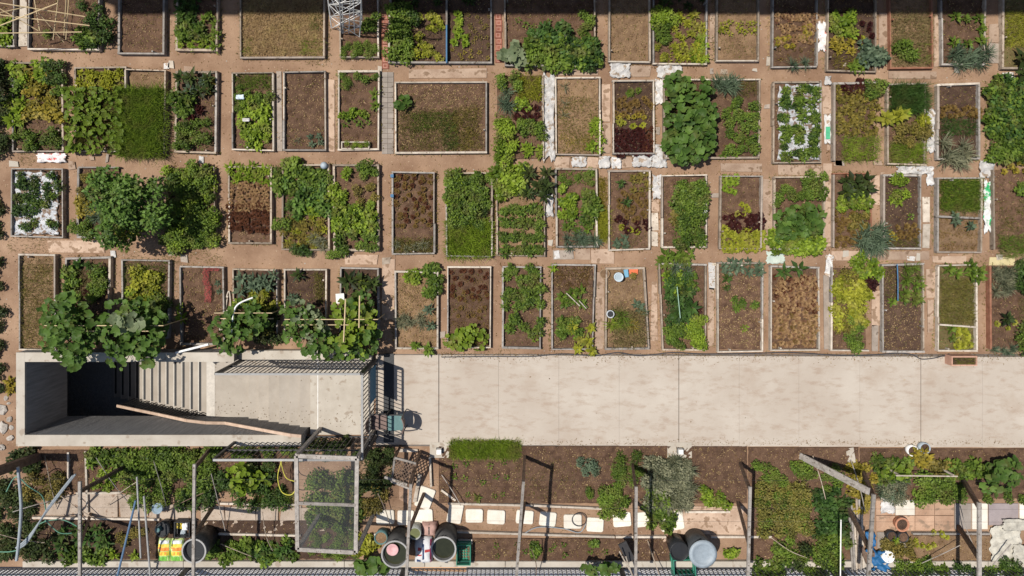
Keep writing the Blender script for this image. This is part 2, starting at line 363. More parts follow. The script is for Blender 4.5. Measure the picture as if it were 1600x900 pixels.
def crop(kind, col, x0, y0, x1, y1, sp=12, scale=1.0, drop=0.0, jit=.42, where=None, z=SOILZ):
    """single plants over a patch; where they grow into one uncountable mass they are one object"""
    sx, sy = sp if isinstance(sp, tuple) else (sp, sp)
    sx = max(sx, 7.5); sy = max(sy, 7.5)
    wh = where or BED[0]
    label = f"{WORDS[col]} {NOUN[kind]} in the {wh}"
    nx = max(1, round((x1 - x0) / sx)); ny = max(1, round((y1 - y0) / sy)); spots = []
    for j in range(ny):
        for i in range(nx):
            if R.random() < drop: continue
            off = .25 if (j % 2 and not isinstance(sp, tuple)) else 0
            if not isinstance(sp, tuple) and kind in MASS and R.random() < (.12 if i in (0, nx - 1) or j in (0, ny - 1) else .03) and nx * ny > 8: continue
            spots.append((x0 + (i + .5 + off * .8 + R.uniform(-jit, jit)) * (x1 - x0) / nx, y0 + (j + .5 + R.uniform(-jit, jit)) * (y1 - y0) / ny))
    if kind in MASS and not isinstance(sp, tuple) and drop < .2 and len(spots) >= 9:
        vs, fs, ts, off = [], [], [], 0; o = P((x0 + x1) / 2, (y0 + y1) / 2, z)
        for x, y in spots:
            k = R.randrange(6)
            if (kind, k) not in ARR: ARR[(kind, k)] = GEN[kind][2](sum(map(ord, kind)) * 7 + k)
            v, f, t = ARR[(kind, k)]; a = R.uniform(0, 6.28); s = scale * R.uniform(.7, 1.22); ca, sa = math.cos(a) * s, math.sin(a) * s; q = P(x, y, z) - o
            vs.append(np.stack([v[:, 0] * ca - v[:, 1] * sa + q.x, v[:, 0] * sa + v[:, 1] * ca + q.y, v[:, 2] * s * R.uniform(.8, 1.2)], -1)); fs.append(f + off); ts.append(np.clip(t + R.gauss(0, .2), 0, 1)); off += len(v)
        a_, b_ = P(x0, y1, z) - o, P(x1, y0, z) - o; nb = int(abs((b_.x - a_.x) * (b_.y - a_.y)) * 420)
        if nb > 3:
            bp_ = np.stack([N.uniform(a_.x, b_.x, nb), N.uniform(a_.y, b_.y, nb), np.full(nb, -.015)], -1)
            v, f = place(LEAF, LEAFT, bp_, N.uniform(0, 6.28, nb), N.normal(.5, .4, nb), N.normal(0, .4, nb), N.uniform(.04, .11, nb), N.uniform(.012, .035, nb)); vs.append(v); fs.append(f + off); ts.append(np.repeat(N.uniform(.1, .8, nb), 5))
        obj(MASS[kind], mesh(MASS[kind], np.concatenate(vs), np.concatenate(fs), LM(col), np.concatenate(ts)), None, o, label=f"dense {WORDS[col]} {NOUN[kind]}s in the {wh}", cat='foliage', kind='stuff')
        return
    for x, y in spots: plant(kind, col, x, y, scale, label, z, f"{WORDS[col]} {NOUN[kind]}s in the {wh}")
def grass(col, x0, y0, x1, y1, dens=1500, h=.13, wd=.009, where=None, thin=.0, z=SOILZ - .01, word='grass', lean=.9, edge=True):
    """a patch of grass or weeds nobody could count"""
    a = P(x0, y1, z); b = P(x1, y0, z); area = abs((b.x - a.x) * (b.y - a.y)); n = int(area * dens)
    if n < 4: return
    u = N.uniform(0, 1, (n, 2))
    ph = N.uniform(0, 6.28, 4)
    X = a.x + u[:, 0] * (b.x - a.x); Y = a.y + u[:, 1] * (b.y - a.y)
    fld = np.sin(X * 7 + ph[0]) * np.sin(Y * 6 + ph[1]) + .6 * np.sin(X * 17 + ph[2] + Y * 5) * np.sin(Y * 15 + ph[3])
    keep = N.uniform(-1.6, 1.6, n) * 1 < fld + (1.6 - 3.2 * thin)
    if edge:
        d = np.minimum(np.minimum(u[:, 0], 1 - u[:, 0]) * abs(b.x - a.x), np.minimum(u[:, 1], 1 - u[:, 1]) * abs(b.y - a.y))
        keep &= N.uniform(0, .12, n) < d + .03
    X, Y, fld = X[keep], Y[keep], fld[keep]; n = len(X)
    pos = np.stack([X, Y, np.full(n, z)], -1)
    BL = np.array([(0, -.5, 0), (0, .5, 0), (.6, -.35, .08), (.6, .35, .08), (1, 0, -.04)]); BT = np.array([(0, 2, 1), (1, 2, 3), (2, 4, 3)])
    v, f = place(BL, BT, pos, N.uniform(0, 6.283, n), N.normal(lean, .35, n), N.normal(0, .5, n), h * N.uniform(.5, 1.3, n), np.full(n, wd))
    t = np.repeat(np.clip(.5 + .16 * fld + N.normal(0, .2, n), 0, 1), 5)
    obj('grass_patch' if word != 'straw' else 'straw_litter', mesh('grass', v, f, LM(col), t), None, label=f"patch of {WORDS[col]} {word} in the {where or BED[0]}", cat=word.split()[-1], kind='stuff')
def big_leaf_mesh(k, mat):
    g = np.random.default_rng(100 + k); n = 15; v = [(0, 0, 0)]
    for i in range(n):
        a = 2 * math.pi * i / n + math.pi / n
        r = 1 + .13 * math.cos(5 * a) + g.uniform(-.07, .07)
        if abs(a - math.pi) < .25: r *= .45
        v.append((r * math.cos(a) * .5, r * math.sin(a) * .5, .11 * r * r + .035 * math.cos(5 * a + 2) + g.uniform(-.02, .02)))
    m = []
    for i in range(n):
        m.append(((v[1 + i][0]) * .55, v[1 + i][1] * .55, .02 + g.uniform(-.012, .02)))
    v += m; f = []
    for i in range(n):
        j = (i + 1) % n; f.append((0, 1 + n + i, 1 + n + j)); f.append((1 + n + i, 1 + i, 1 + j)); f.append((1 + n + i, 1 + j, 1 + n + j))
    t = np.full(len(v), g.uniform(.3, .7)); t[1 + n:] -= .12
    return mesh('leaf', v, np.array(f), mat, t)
BIG = {}
def squash(col, cx, cy, rx, ry, z0, z1, n, size, label, name='squash_plant', cat='plant', group=None, root=None, lobes=None, shape='blob'):
    """a sprawling plant whose big leaves are single objects"""
    if col not in BIG: BIG[col] = [big_leaf_mesh(k, LM(col)) for k in range(6)]
    lob = lobes or [(cx + R.uniform(-.55, .55) * rx, cy + R.uniform(-.55, .55) * ry, rx * R.uniform(.35, .6), ry * R.uniform(.35, .6)) for _ in range(5)] + [(cx, cy, rx * .72, ry * .72)]
    wts = [c_[2] * c_[3] for c_ in lob]
    zc = (z0 + z1) / 2; base = root or P(cx, cy, SOILZ); base = Vector((base[0], base[1], SOILZ if root is None else base[2]))
    t = thing(name, label, cat, base, 0, group); st = MB()
    pts = []
    tries = 0
    while len(pts) < n and tries < n * 40:
        tries += 1
        a = R.uniform(0, 6.283); r = math.sqrt(R.random()); kx, ky, krx, kry = R.choices(lob, wts)[0]; x, y = kx + math.cos(a) * r * krx, ky + math.sin(a) * r * kry
        if shape == 'rect': x, y = cx + R.uniform(-rx, rx), cy + R.uniform(-ry, ry); r = R.random() * .6
        z = z0 + (z1 - z0) * (R.uniform(.1, 1) * (1 - .6 * r * r) + .05)
        p = P(x, y, z)
        if any((p - q).length < size * .38 for q in pts): continue
        pts.append(p)
    for p in pts:
        l = obj('leaf', R.choice(BIG[col]), t, p - base)
        d = Vector((p.x - base.x, p.y - base.y)); az = math.atan2(d.y, d.x) + R.gauss(0, .8)
        l.rotation_euler = (R.gauss(0, .36), R.gauss(.2, .36), az); s = size * .92 * R.uniform(.45, 1.2); l.scale = (s, s, s)
        mid = (p - base) * .5; mid.z = min(mid.z, .12) if z1 < .7 else mid.z * .6
        if len(st.v) < 2400: st.tube([(R.uniform(-.03, .03), R.uniform(-.03, .03), -.02), mid, p - base + Vector((0, 0, .005))], .006, 3)
    st.build('stem', LM('olive'), t)
    return t

# ------------------------------------------------------------------ beds
def soil_mesh(x0, y0, x1, y1, mat, amp=.02, z=SOILZ):
    nx = max(6, int((x1 - x0) / .055)); ny = max(6, int((y1 - y0) / .055))
    gx, gy = np.meshgrid(np.linspace(x0, x1, nx), np.linspace(y0, y1, ny)); ph = N.uniform(0, 9, 6)
    zz = z - .03 + amp * (.5 * np.sin(gx * 9 + ph[0]) * np.sin(gy * 8 + ph[1]) + .5 * np.sin(gx * 21 + ph[2]) * np.sin(gy * 19 + ph[3])) + N.normal(0, amp * .6, gx.shape) + (amp * .7 * np.sin(gy * (14 + ph[4]) + .5 * np.sin(gx * 4)) if ph[5] > 4 else 0)
    v = np.stack([gx, gy, zz], -1).reshape(-1, 3)
    i = (np.arange(ny - 1)[:, None] * nx + np.arange(nx - 1)[None]).ravel()
    f = np.stack([i, i + 1, i + nx + 1, i + nx], -1)
    return mesh('soil', v, f, mat, smooth=False)
def chips(x0, y0, x1, y1, dens, col, parent=None, L=(.02, .075), z=SOILZ, name='mulch_bits', loc0=(0, 0)):
    n = int((x1 - x0) * (y1 - y0) * dens)
    if n < 3: return
    pos = np.stack([N.uniform(x0 + .03, x1 - .03, n), N.uniform(y0 + .03, y1 - .03, n), np.full(n, z) + N.uniform(-.02, .012, n)], -1)
    v, f = place(LEAF, LEAFT, pos, N.uniform(0, 6.28, n), N.normal(.35 if 'weeds' in name else 0, .35, n), N.normal(0, .3, n), N.uniform(*L, n), N.uniform(.008, .026, n))
    o = obj(name, mesh(name, v, f, LM(col), np.repeat(N.uniform(0, 1, n), 5)), parent, kind='stuff')
    return o
BEDS = []
def bed(short, x0, y0, x1, y1, soil=SOIL, sides='LRTB', wood=None, dx=(0, 0, 0, 0), chip=('straw', 55), h=.15, extra=None, words='timber-edged', amp=.024):
    """one planter bed; x0.. are the outer edges of its frame in the photograph"""
    BED[0] = short; wood = wood or R.choice([WOOD, WOOD, WOOD, WOODG])
    jj = lambda: R.uniform(-1.3, 1.3)
    q = [P(x0 + dx[0] + jj(), y0 + jj(), h), P(x1 + dx[1] + jj(), y0 + jj(), h), P(x1 + dx[2] + jj(), y1 + jj(), h), P(x0 + dx[3] + jj(), y1 + jj(), h)]
    c = sum(q, Vector()) / 4; c.z = 0
    t = thing('planter_bed', f"{words} {short}", 'planter bed', c)
    th = R.uniform(.034, .048)
    for k, sd_ in enumerate('TRBL'):
        if sd_ not in sides: continue
        a, b = q[k] - c, q[(k + 1) % 4] - c
        d = (b - a).normalized(); n = Vector((d.y, -d.x, 0)); ins = th / 2
        cut = 0.0 if sd_ in 'TB' else th + .003
        hh = h + R.uniform(-.012, .015)
        pa, pb = a + n * ins + d * cut - Vector((0, 0, h / 2)), b + n * ins - d * cut - Vector((0, 0, h / 2))
        segs = [(pa, pb)]
        if sd_ in 'LR' and R.random() < .4:
            mm = pa.lerp(pb, R.uniform(.35, .65)); sh = n * R.uniform(-.02, .02); segs = [(pa, mm - d * .004), (mm + d * .004 + sh, pb + sh)]
        for s0, s1 in segs: MB().beam(s0, s1, th * R.uniform(.75, 1.25), hh + R.uniform(-.03, .02)).build('board', wood if R.random() < .62 else R.choice([WOOD, WOODG, WOODG, WOODW, PLANKG]), t)
        if R.random() < .45:
            m = a.lerp(b, R.uniform(.12, .88))
            MB().beam((m.x + n.x * .075, m.y + n.y * .075, 0), (m.x + n.x * .075, m.y + n.y * .075, h + .05), .035, .035).build('stake', wood, t)
    xs = [v.x - c.x for v in q]; ys = [v.y - c.y for v in q]
    X0, X1, Y0, Y1 = (xs[0] + xs[3]) / 2 + .045, (xs[1] + xs[2]) / 2 - .045, max(ys[2], ys[3]) + .045, min(ys[0], ys[1]) - .045
    obj('soil', soil_mesh(X0, Y0, X1, Y1, soil, amp), t)
    if chip:
        chips(X0, Y0, X1, Y1, chip[1] * 1.5 + 60, chip[0], t, (.012, .055), z=SOILZ - .02); chips(X0, Y0, X1, Y1, 110, 'brown', t, (.02, .06), SOILZ - .02, 'dead_leaves')
        chips(X0, Y0, X1, Y1, 55, 'turf', t, (.02, .07), SOILZ - .01, 'small_weeds')
    for e0, e1, e2, e3 in ((X0 - .12, Y0 - .1, X1 + .12, Y0 - .03), (X0 - .12, Y1 + .03, X1 + .12, Y1 + .1), (X0 - .14, Y0, X0 - .06, Y1), (X1 + .06, Y0, X1 + .14, Y1)):
        if R.random() < .55: chips(e0 - .03, e1 - .03, e2 + .03, e3 + .03, R.uniform(150, 420), R.choice(['turf', 'olive', 'brown', 'straw', 'dry']), t, (.02, .08), .015, 'edge_weeds')
    BEDS.append(t)
    return t
#STRUCT#
# ------------------------------------------------------------------ ground
def ground_with_hole():
    xs = [-160, -12.45, -5.25, 160]; ys = [-160, -5.70, -3.62, 160]
    v = [(x, y, 0) for y in ys for x in xs]; f = []
    for j in range(3):
        for i in range(3):
            if (i, j) == (1, 1): continue
            f.append([j * 4 + i, j * 4 + i + 1, j * 4 + 4 + i + 1, j * 4 + 4 + i])
    return mesh('ground', v, f, DIRT)
ground = obj('ground', ground_with_hole(), kind='structure')
def sheet_rect(name, x0, y0, x1, y1, z, mat, n=1, **kw):
    a, b = P(x0, y1, 0), P(x1, y0, 0)
    return obj(name, mesh(name, [(a.x, a.y, z), (b.x, a.y, z), (b.x, b.y, z), (a.x, b.y, z)], [[0, 1, 2, 3]], mat), **kw)
# loose litter on the paths
def litter(n, x0, y0, x1, y1, col, L, name, label, wd=(.008, .02)):
    a, b = P(x0, y1), P(x1, y0)
    pos = np.stack([N.uniform(a.x, b.x, n), N.uniform(a.y, b.y, n), np.full(n, .008)], -1)
    hole = (pos[:, 0] > -12.6) & (pos[:, 0] < -3.4) & (pos[:, 1] < -3.4) & (pos[:, 1] > -5.9); pos = pos[~hole]; n = len(pos)
    walk = (pos[:, 0] > -3.6) & (pos[:, 1] < -3.6) & (pos[:, 1] > -5.95); pos[walk, 2] += .05
    pos = pos[~(walk & (N.uniform(0, 1, n) < .975))]; n = len(pos)
    v, f = place(LEAF, LEAFT, pos, N.uniform(0, 6.28, n), N.normal(0, .2, n), N.normal(0, .3, n), N.uniform(*L, n), N.uniform(*wd, n))
    obj(name, mesh(name, v, f, LM(col), np.repeat(N.uniform(0, 1, n), 5)), label=label, cat='litter', kind='stuff')
litter(6000, 0, 0, 1600, 900, 'straw', (.02, .07), 'dry_litter', 'dry straw bits strewn over the dirt paths')
litter(5000, 0, 0, 1600, 900, 'brown', (.02, .06), 'leaf_litter', 'brown dead leaf bits strewn over the dirt paths', (.012, .03))
def pebbles(n):
    v, f = [], []
    for _ in range(n):
        p = P(R.uniform(0, 1600), R.uniform(20, 550)); r = R.uniform(.008, .022); b = len(v)
        for k in range(5): a = k * 1.2566 + R.uniform(-.2, .2); v.append((p.x + r * math.cos(a), p.y + r * .8 * math.sin(a), .0))
        v.append((p.x, p.y, r * .7))
        f += [(b + k, b + (k + 1) % 5, b + 5) for k in range(5)]
    obj('pebbles', mesh('pebbles', v, np.array(f), ROCK), label='small pale pebbles lying on the dirt paths', cat='pebbles', kind='stuff')
pebbles(600)

# ------------------------------------------------------------------ tall building whose shadow lies over the far end of the plots
b = thing('building', 'plain rendered building block beyond the shaded end of the plots', 'building', (6, 9.68, 0))
MB().box(-20.3, -2.75, 0, 24, 3.2, 10.2).build('wall', RENDER, b)
MB().box(-20.45, -2.9, 10.203, 24.15, 3.35, 10.45).build('roof', CONCW, b)
for k in range(14):
    for zz in (1.2, 4.4, 7.4):
        x = -18.5 + k * 3
        wdw = MB().box(x, -2.77, zz, x + 1.3, -2.74, zz + 1.5).build('window', WHITE, b)
        MB().box(x + .07, -2.79, zz + .07, x + 1.23, -2.773, zz + 1.43).build('pane', GLASS, wdw)

# ------------------------------------------------------------------ concrete walkway of cast panels
wk = thing('walkway', None, None, (0, 0, 0), kind='structure'); del wk['kind']; wk['kind'] = 'structure'
joints = [588, 686, 779, 873, 967, 1060, 1154, 1247, 1342, 1437, 1533, 1630, 1725]
for k in range(len(joints) - 1):
    g0 = .009 if joints[k] in (686, 1060, 1437) else .0018; g1 = .009 if joints[k + 1] in (686, 1060, 1437) else .0018
    a, c_ = P(joints[k], 0).x + g0, P(joints[k + 1], 0).x - g1
    ys0 = -(693.5 + (k + .5) * .45 - NY) * H / F; ys1 = -(554 + (k + .5) * .3 - NY) * H / F
    m = MB(); m.box(a, ys0, -.08, c_, ys1, .05); m.build('panel', CONC, wk)
sheet_rect('joint_bed', 588, 553, 1730, 697, .012, plain('joint_dirt', (.12, .10, .085)), parent=wk)

# ------------------------------------------------------------------ sunken stair
ZT = .5; YN0, YN1 = -3.47, -3.70; YS0, YS1 = -5.56, -5.835; XW0, XW1 = -12.56, -12.35
st = thing('stairwell', 'concrete stairwell sunk into the ground with pale parapet walls', 'stairwell', (-9, -4.6, 0))
O = Vector((9, 4.6, 0))
def sb(name, x0, y0, z0, x1, y1, z1, mat, parent=None):
    return MB().box(x0 + 9, y0 + 4.6, z0, x1 + 9, y1 + 4.6, z1).build(name, mat, parent or st)
def wall_part(x0, y0, x1, y1, zb, zt):
    wv = sb('parapet_wall', x0, y0, zb, x1, y1, zt - .06, CONCI)
    sb('coping', x0 - .004, y0 - .004, zt - .06, x1 + .004, y1 + .004, zt, CONCW, wv)
wall_part(XW0, YS1, XW1, YN0, -1.16, ZT)
wall_part(XW1 + .006, YS1, -5.35, YS0, -1.16, ZT)
wall_part(XW1 + .006, YN1, -7.05, YN0, -1.16, ZT)
sb('low_wall', -7.04, YN1, -1.16, -3.62, YN0, .24, CONCW)
for nm, bx in (('room_floor', (-15, -7.4, -3.4, -5.0, -3.2, -3.25)), ('room_wall', (-15.2, -7.4, -3.4, -15, -3.2, -.02)), ('room_wall', (-15, -7.6, -3.4, -5, -7.4, -.02)),
               ('room_wall', (-15, -3.46, -3.4, -5, -3.2, -1.17)), ('room_wall', (-5.0, -7.4, -3.4, -4.8, -3.2, -.3))):
    sb(nm, *bx, CONCI)
for i in range(6):
    x1 = -5.25 - .327 * i
    sb('step', x1 - .327, YS0 + .005, -.15 * (i + 1) - .3, x1, YN1 - .003, -.15 * (i + 1), CONCS)
sb('landing', -8.43, YS0 + .005, -1.35, -7.213, YN1 - .003, -1.05, CONCS)
sb('nosing_strip', -8.43, YS0 + .007, -1.047, -8.20, YN1 - .005, -1.044, NOSEW)
for k in range(12):
    x1 = -8.431 - .3125 * k; z = -1.05 - .17 * (k + 1)
    s_ = sb('step', x1 - .3125, YS0 + .005, z - .3, x1 - .001, YN1 - .003, z, CONCS)
    sb('nosing_strip', x1 - .312, YS0 + .007, z + .001, x1 - .288, YN1 - .005, z + .004, NOSEW, s_)
    sb('grip_strip', x1 - .286, YS0 + .12, z + .001, x1 - .225, YN1 - .01, z + .005, NOSE, s_)
sb('top_landing', -5.248, -5.70, -.2, -3.60, YN1 - .003, .03, CONCW)
sb('joint_strip', -5.06, -5.69, .031, -5.045, YN1 - .01, .033, WHITE)
# wooden handrail on dark balusters
hr = thing('handrail', 'weathered wooden handrail on dark balusters along the sunken stair', 'handrail', P(250, 648, -1.2))
hp = [P(183, 634, -1.85), P(248, 647.5, -1.1), P(292, 657, -.45), P(322, 660.5, -.3), P(352, 661, -.3), P(455, 680, .72), P(471, 681.5, .76)]
hb = P(250, 648, -1.2)
for a, c_ in zip(hp[:-1], hp[1:]):
    MB().beam(a - hb, c_ - hb, .075, .04).build('rail', rough('rail_wood', (.38, .27, .20), (.52, .39, .30), 6), hr)
    nb = max(1, int((c_ - a).length / .13))
    for k in range(nb):
        p = a.lerp(c_, (k + .5) / nb); xx = p.x
        zt_ = -1.05 if -8.43 < xx < -7.2 else (-1.05 - .17 * math.ceil((-8.43 - xx) / .3125) if xx < -8.43 else -.15 * math.ceil((-5.25 - xx) / .327))
        if xx < -8.6 and zt_ < p.z - .1 and p.y > YS0 + .01: MB().beam((p.x - hb.x, p.y - hb.y, p.z - hb.z - .02), (p.x - hb.x, p.y - hb.y, zt_ - hb.z), .02, .02).build('baluster', DARKM, hr)

# ------------------------------------------------------------------ steel railings round the landing
def railing(p, q, z0, z1, label, spacing=.11, mids=(.5,), bar=.016, top=.05, name='railing', mat=DARKM, topmat=STEEL, posts=True):
    p, q = Vector(p), Vector(q); t = thing(name, label, 'railing', (p.x, p.y, z0)); d = q - p; L = d.length; h = z1 - z0
    MB().beam((0, 0, h), (d.x, d.y, h), top, .04).build('top_rail', topmat, t)
    for mz in mids: MB().beam((0, 0, h * mz), (d.x, d.y, h * mz), .035, .03).build('middle_rail', mat, t)
    MB().beam((0, 0, .08), (d.x, d.y, .08), .035, .03).build('bottom_rail', mat, t)
    n = int(L / spacing); bm = MB().box(-bar / 2, -bar / 2, .1, bar / 2, bar / 2, h - .022); me = mesh('bar', bm.v, bm.f, mat)
    for k in range(1, n): obj('bar', me, t, (d.x * k / n, d.y * k / n, 0), math.atan2(d.y, d.x))
    if posts:
        for k in (0, 1): MB().box(-.03, -.03, 0, .03, .03, h - .022).build('post', mat, t, loc=(d.x * k, d.y * k, 0))
    return t
ze = 1.75
railing((-3.52, -3.74, 0), (-3.52, -5.73, 0), .0, ze, 'dark steel bar fence across the end of the landing, carrying the blue sign', .10, (.52,))
railing((-3.58, -5.74, 0), (-7.02, -5.74, 0), .0, ze, 'steel bar railing with grey top rail behind the landing, over the vines', .135, (.62,))
railing((-3.58, -3.735, 0), (-7.0, -3.735, 0), .03, ze - .06, 'steel bar railing on the squash vine side of the landing', .11, (.5,))
sg = thing('sign', 'blank blue sign board hanging on the dark steel fence', 'sign', (-3.47, -4.2, .45))
MB().box(-.012, -.42, 0, .012, .42, .75).build('board', BLUES, sg); MB().box(-.02, -.44, .75, .02, .44, .77).build('edge_trim', DARKM, sg)
m = MB(); a, c_ = P(600, 690), P(616, 552); m.box(a.x, a.y, .052, c_.x, c_.y, .064)
m.build('rubber_mat', BLACK, label='long black rubber mat strip laid beside the steel fence', cat='mat')

def chair(x, y, rz, seatm, backm, label):
    t = thing('garden_chair', label, 'chair', P(x, y, .05) , rz); t.location.z = .05
    s = MB(); s.box(-.2, -.2, .42, .2, .2, .45).build('seat', seatm, t)
    for sy in (-.21, .21):
        MB().tube(curve_pts([(.22, sy, 0), (.2, sy, .42), (.26, sy * .95, .84)]), .014).build('leg', DARKM, t)
        MB().tube(curve_pts([(-.24, sy, 0), (-.22, sy, .42), (-.2, sy * 1.1, .64)]), .014).build('leg', DARKM, t)
        MB().tube(curve_pts([(-.22, sy * 1.12, .645), (0, sy * 1.2, .66), (.23, sy * 1.08, .64)]), .016).build('armrest', DARKM, t)
    bk = MB()
    for k in range(9):
        a0 = (k - 4) / 4; yy = a0 * .19; xx = .27 - .06 * a0 * a0
        bk.v += [(xx - .03, yy, .47), (xx + .0, yy, .84 - .05 * a0 * a0)]
    for k in range(8): bk.f.append([2 * k, 2 * k + 2, 2 * k + 3, 2 * k + 1])
    o = bk.build('backrest', backm, t); o.modifiers.new('thick', 'SOLIDIFY').thickness = .02
BRN = plain('chair_brown', (.15, .10, .085))
chair(623, 652, .03, TEAL, BRN, 'garden chair with teal seat and brown backrest beside the steel fence')
chair(597, 651, math.pi, BRN, BRN, 'dark brown garden chair in the fence shadow by the blue sign')

# ------------------------------------------------------------------ street fence, kerb and pavement at the near end
sheet_rect('pavement', -200, 886, 1800, 1100, .006, rough('pavement', (.42, .39, .36), (.52, .49, .46), 2, bump=.1), kind='structure')
kb = thing('kerb', None, None, (0, 0, 0)); kb['kind'] = 'structure'
for k in range(14):
    a, c_ = P(40 + k * 125, 0).x, P(40 + (k + 1) * 125 - 1, 0).x
    MB().box(a, P(0, 883).y, 0, c_, P(0, 874).y, .11).build('kerbstone', CONCW, kb)
fp = P(0, 886)
for k in range(5):
    a, c_ = -14 + k * 5.62, -14 + (k + 1) * 5.62 - .07
    railing((a, fp.y, 0), (c_, fp.y, 0), .0, 1.3, 'dark steel bar fence along the kerb and pavement', .115, (), .018, .04, 'street_fence', DARKM, DARKM)
for o in list(bpy.data.objects):
    if o.name.startswith('street_fence'): o['group'] = 'street fence panels'; o['category'] = 'fence'
# ------------------------------------------------------------------ the plots, row by row
# row in the building's shadow
bed('corner bed beneath the bamboo canes', -12, -30, 22, 73, SOIL)
crop('bean', 'bright', -5, 30, 14, 68, 11, .8)
bed('bed crossed by loose bamboo canes', 44, -30, 156, 78, SOIL, dx=(0, 0, 0, 0))
crop('bush', 'mid', 68, 22, 90, 70, 20, .6, .3); crop('bean', 'mid', 122, 48, 148, 78, 11, .9); crop('bush', 'dark', 140, 32, 172, 70, 13, 1.0, .2); crop('bush','dark',120,8,165,30,14,.7,.4)
bed('bare brown soil bed with doubled grey boards', 183, -30, 258, 85, SOIL, wood=WOODG, chip=('straw', 130))
bed('bed packed with glossy leafy greens', 274, -30, 340, 80, SOIL)
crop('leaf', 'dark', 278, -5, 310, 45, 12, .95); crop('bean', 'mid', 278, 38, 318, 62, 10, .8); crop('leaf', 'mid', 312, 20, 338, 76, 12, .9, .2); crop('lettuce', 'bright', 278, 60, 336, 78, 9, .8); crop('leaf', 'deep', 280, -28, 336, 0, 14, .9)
bed('wide bed of dry straw-like stubble', 374, -30, 508, 91, SOILT, chip=('straw', 900))
grass('straw', 378, -5, 504, 88, 3000, .12, .013, thin=.2, word='dry stubble', lean=.35); grass('bright', 470, 62, 506, 88, 1400, .16, thin=.4); grass('bright', 378, 62, 395, 88, 1300, .15, thin=.4); grass('mid', 485, 22, 506, 50, 1400, .15, thin=.3)
bed('small bed at the foot of the white lattice tower', 530, -30, 592, 91, SOIL)
crop('herb', 'mid', 533, 70, 590, 88, 11, .85); crop('potato', 'mid', 568, 22, 590, 52, 12, .9); crop('bush', 'mid', 545, 60, 560, 70, 12, .6)
bed('wide bed with the blue divider board', 607, -30, 768, 99, SOILD, dx=(0, 0, 0, 0))
crop('bush', 'mid', 606, 12, 644, 95, 14, 1.05); crop('bush', 'dark', 625, 10, 646, 50, 15, 1); crop('vine', 'lime', 648, 22, 694, 96, 15, .62, .25); crop('lettuce', 'bright', 706, 22, 718, 46, 9, 1.0); crop('lettuce', 'bright', 708, 44, 728, 70, 9, 1.0)
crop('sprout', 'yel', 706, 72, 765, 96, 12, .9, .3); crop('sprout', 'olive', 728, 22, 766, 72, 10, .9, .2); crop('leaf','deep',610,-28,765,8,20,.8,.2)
pp = P(698, 45, .2)
MB().beam(P(698, 40, .16), P(698, 99, .16), .035, .14).build('divider_board', BLUE, label='blue painted divider board standing in the wide bed', cat='board')
MB().beam(P(698, -30, .16), P(698, 39.5, .16), .045, .12).build('divider_board', WOODG, label='grey divider board in line with the blue one', cat='board')
bed('bed with a dark bush mass', 789, -30, 931, 104, SOIL)
crop('sprout', 'mid', 800, 24, 870, 44, 14, 1.3, .15); crop('bush', 'mid', 905, 22, 925, 52, 13, .8, .2); crop('bean', 'teal', 822, 44, 890, 68, 11, .95); crop('bean', 'mid', 820, 62, 934, 104, 11, .98); crop('bean','teal',850,60,934,106,15,.95)
squash('squashp', 805, 88, 20, 22, .15, .5, 22, .27, 'pale grey-green squash plant with broad leaves at the dark bush mass')
bed('empty tan soil bed beside the white slabs', 950, -30, 1016, 97, SOILT, chip=('straw', 170))
bed('bed of mottled yellow-green plants', 1019, -30, 1106, 101, SOIL, sides='LRB')
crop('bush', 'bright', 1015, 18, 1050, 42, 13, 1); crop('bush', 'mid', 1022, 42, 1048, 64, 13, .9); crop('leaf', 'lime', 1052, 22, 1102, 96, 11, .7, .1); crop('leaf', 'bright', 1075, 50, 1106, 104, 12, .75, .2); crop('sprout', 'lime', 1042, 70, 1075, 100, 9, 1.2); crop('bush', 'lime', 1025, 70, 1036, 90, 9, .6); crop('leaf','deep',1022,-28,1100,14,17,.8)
bed('bed with two short rows of lime seedlings', 1120, -30, 1186, 97, SOILT, chip=('straw', 60))
crop('sprout', 'lime', 1123, 32, 1136, 55, 7.5, 1.3); crop('sprout', 'lime', 1140, 33, 1184, 40, 7.5, 1.3); crop('sprout', 'lime', 1140, 46, 1184, 54, 7.5, 1.3); grass('turf', 1125, 64, 1183, 88, 700, .06, thin=.4)
bed('bed of bronze lettuces with leeks at its end', 1207, -30, 1278, 105, SOIL)
crop('lettuce', 'bronze', 1211, 20, 1275, 68, 8.5, .72, .06); crop('lettuce', 'yel', 1212, 58, 1238, 74, 8.5, .75); crop('lettuce', 'yel', 1248, 40, 1268, 62, 8.5, .75, .2); crop('sprout', 'brown', 1210, 74, 1275, 95, 10, .8, .4)
crop('tuft', 'blue', 1228, 94, 1266, 108, (20, 14), .55, 0, .15)
bed('mixed bed with a bright corner bush', 1293, -30, 1371, 112, SOILD)
crop('bean', 'bright', 1296, 18, 1334, 54, 11, .9); crop('lettuce', 'wine', 1338, 28, 1366, 80, 12, .8, .25); crop('leaf', 'yel', 1300, 58, 1334, 88, 11, .8, .2); grass('yel', 1300, 86, 1344, 110, 1500, .13, thin=.3); crop('lettuce', 'lime', 1336, 58, 1366, 78, 13, .8, .3); crop('bean', 'blue', 1345, 74, 1376, 100, 12, 1.1); crop('leaf', 'mid', 1326, 92, 1350, 110, 11, .9)
bed('bed of dried weeds with one dark bush', 1390, -30, 1457, 107, SOILT, wood=WOODR)
grass('dry', 1393, 20, 1455, 104, 1900, .16, .010, thin=.3, word='dried weeds'); crop('bush', 'mid', 1395, 66, 1424, 98, 13, .95); grass('bright', 1430, 66, 1455, 102, 1300, .16, thin=.35)
bed('bed of young kale rows and leeks', 1470, -30, 1541, 103, SOIL)
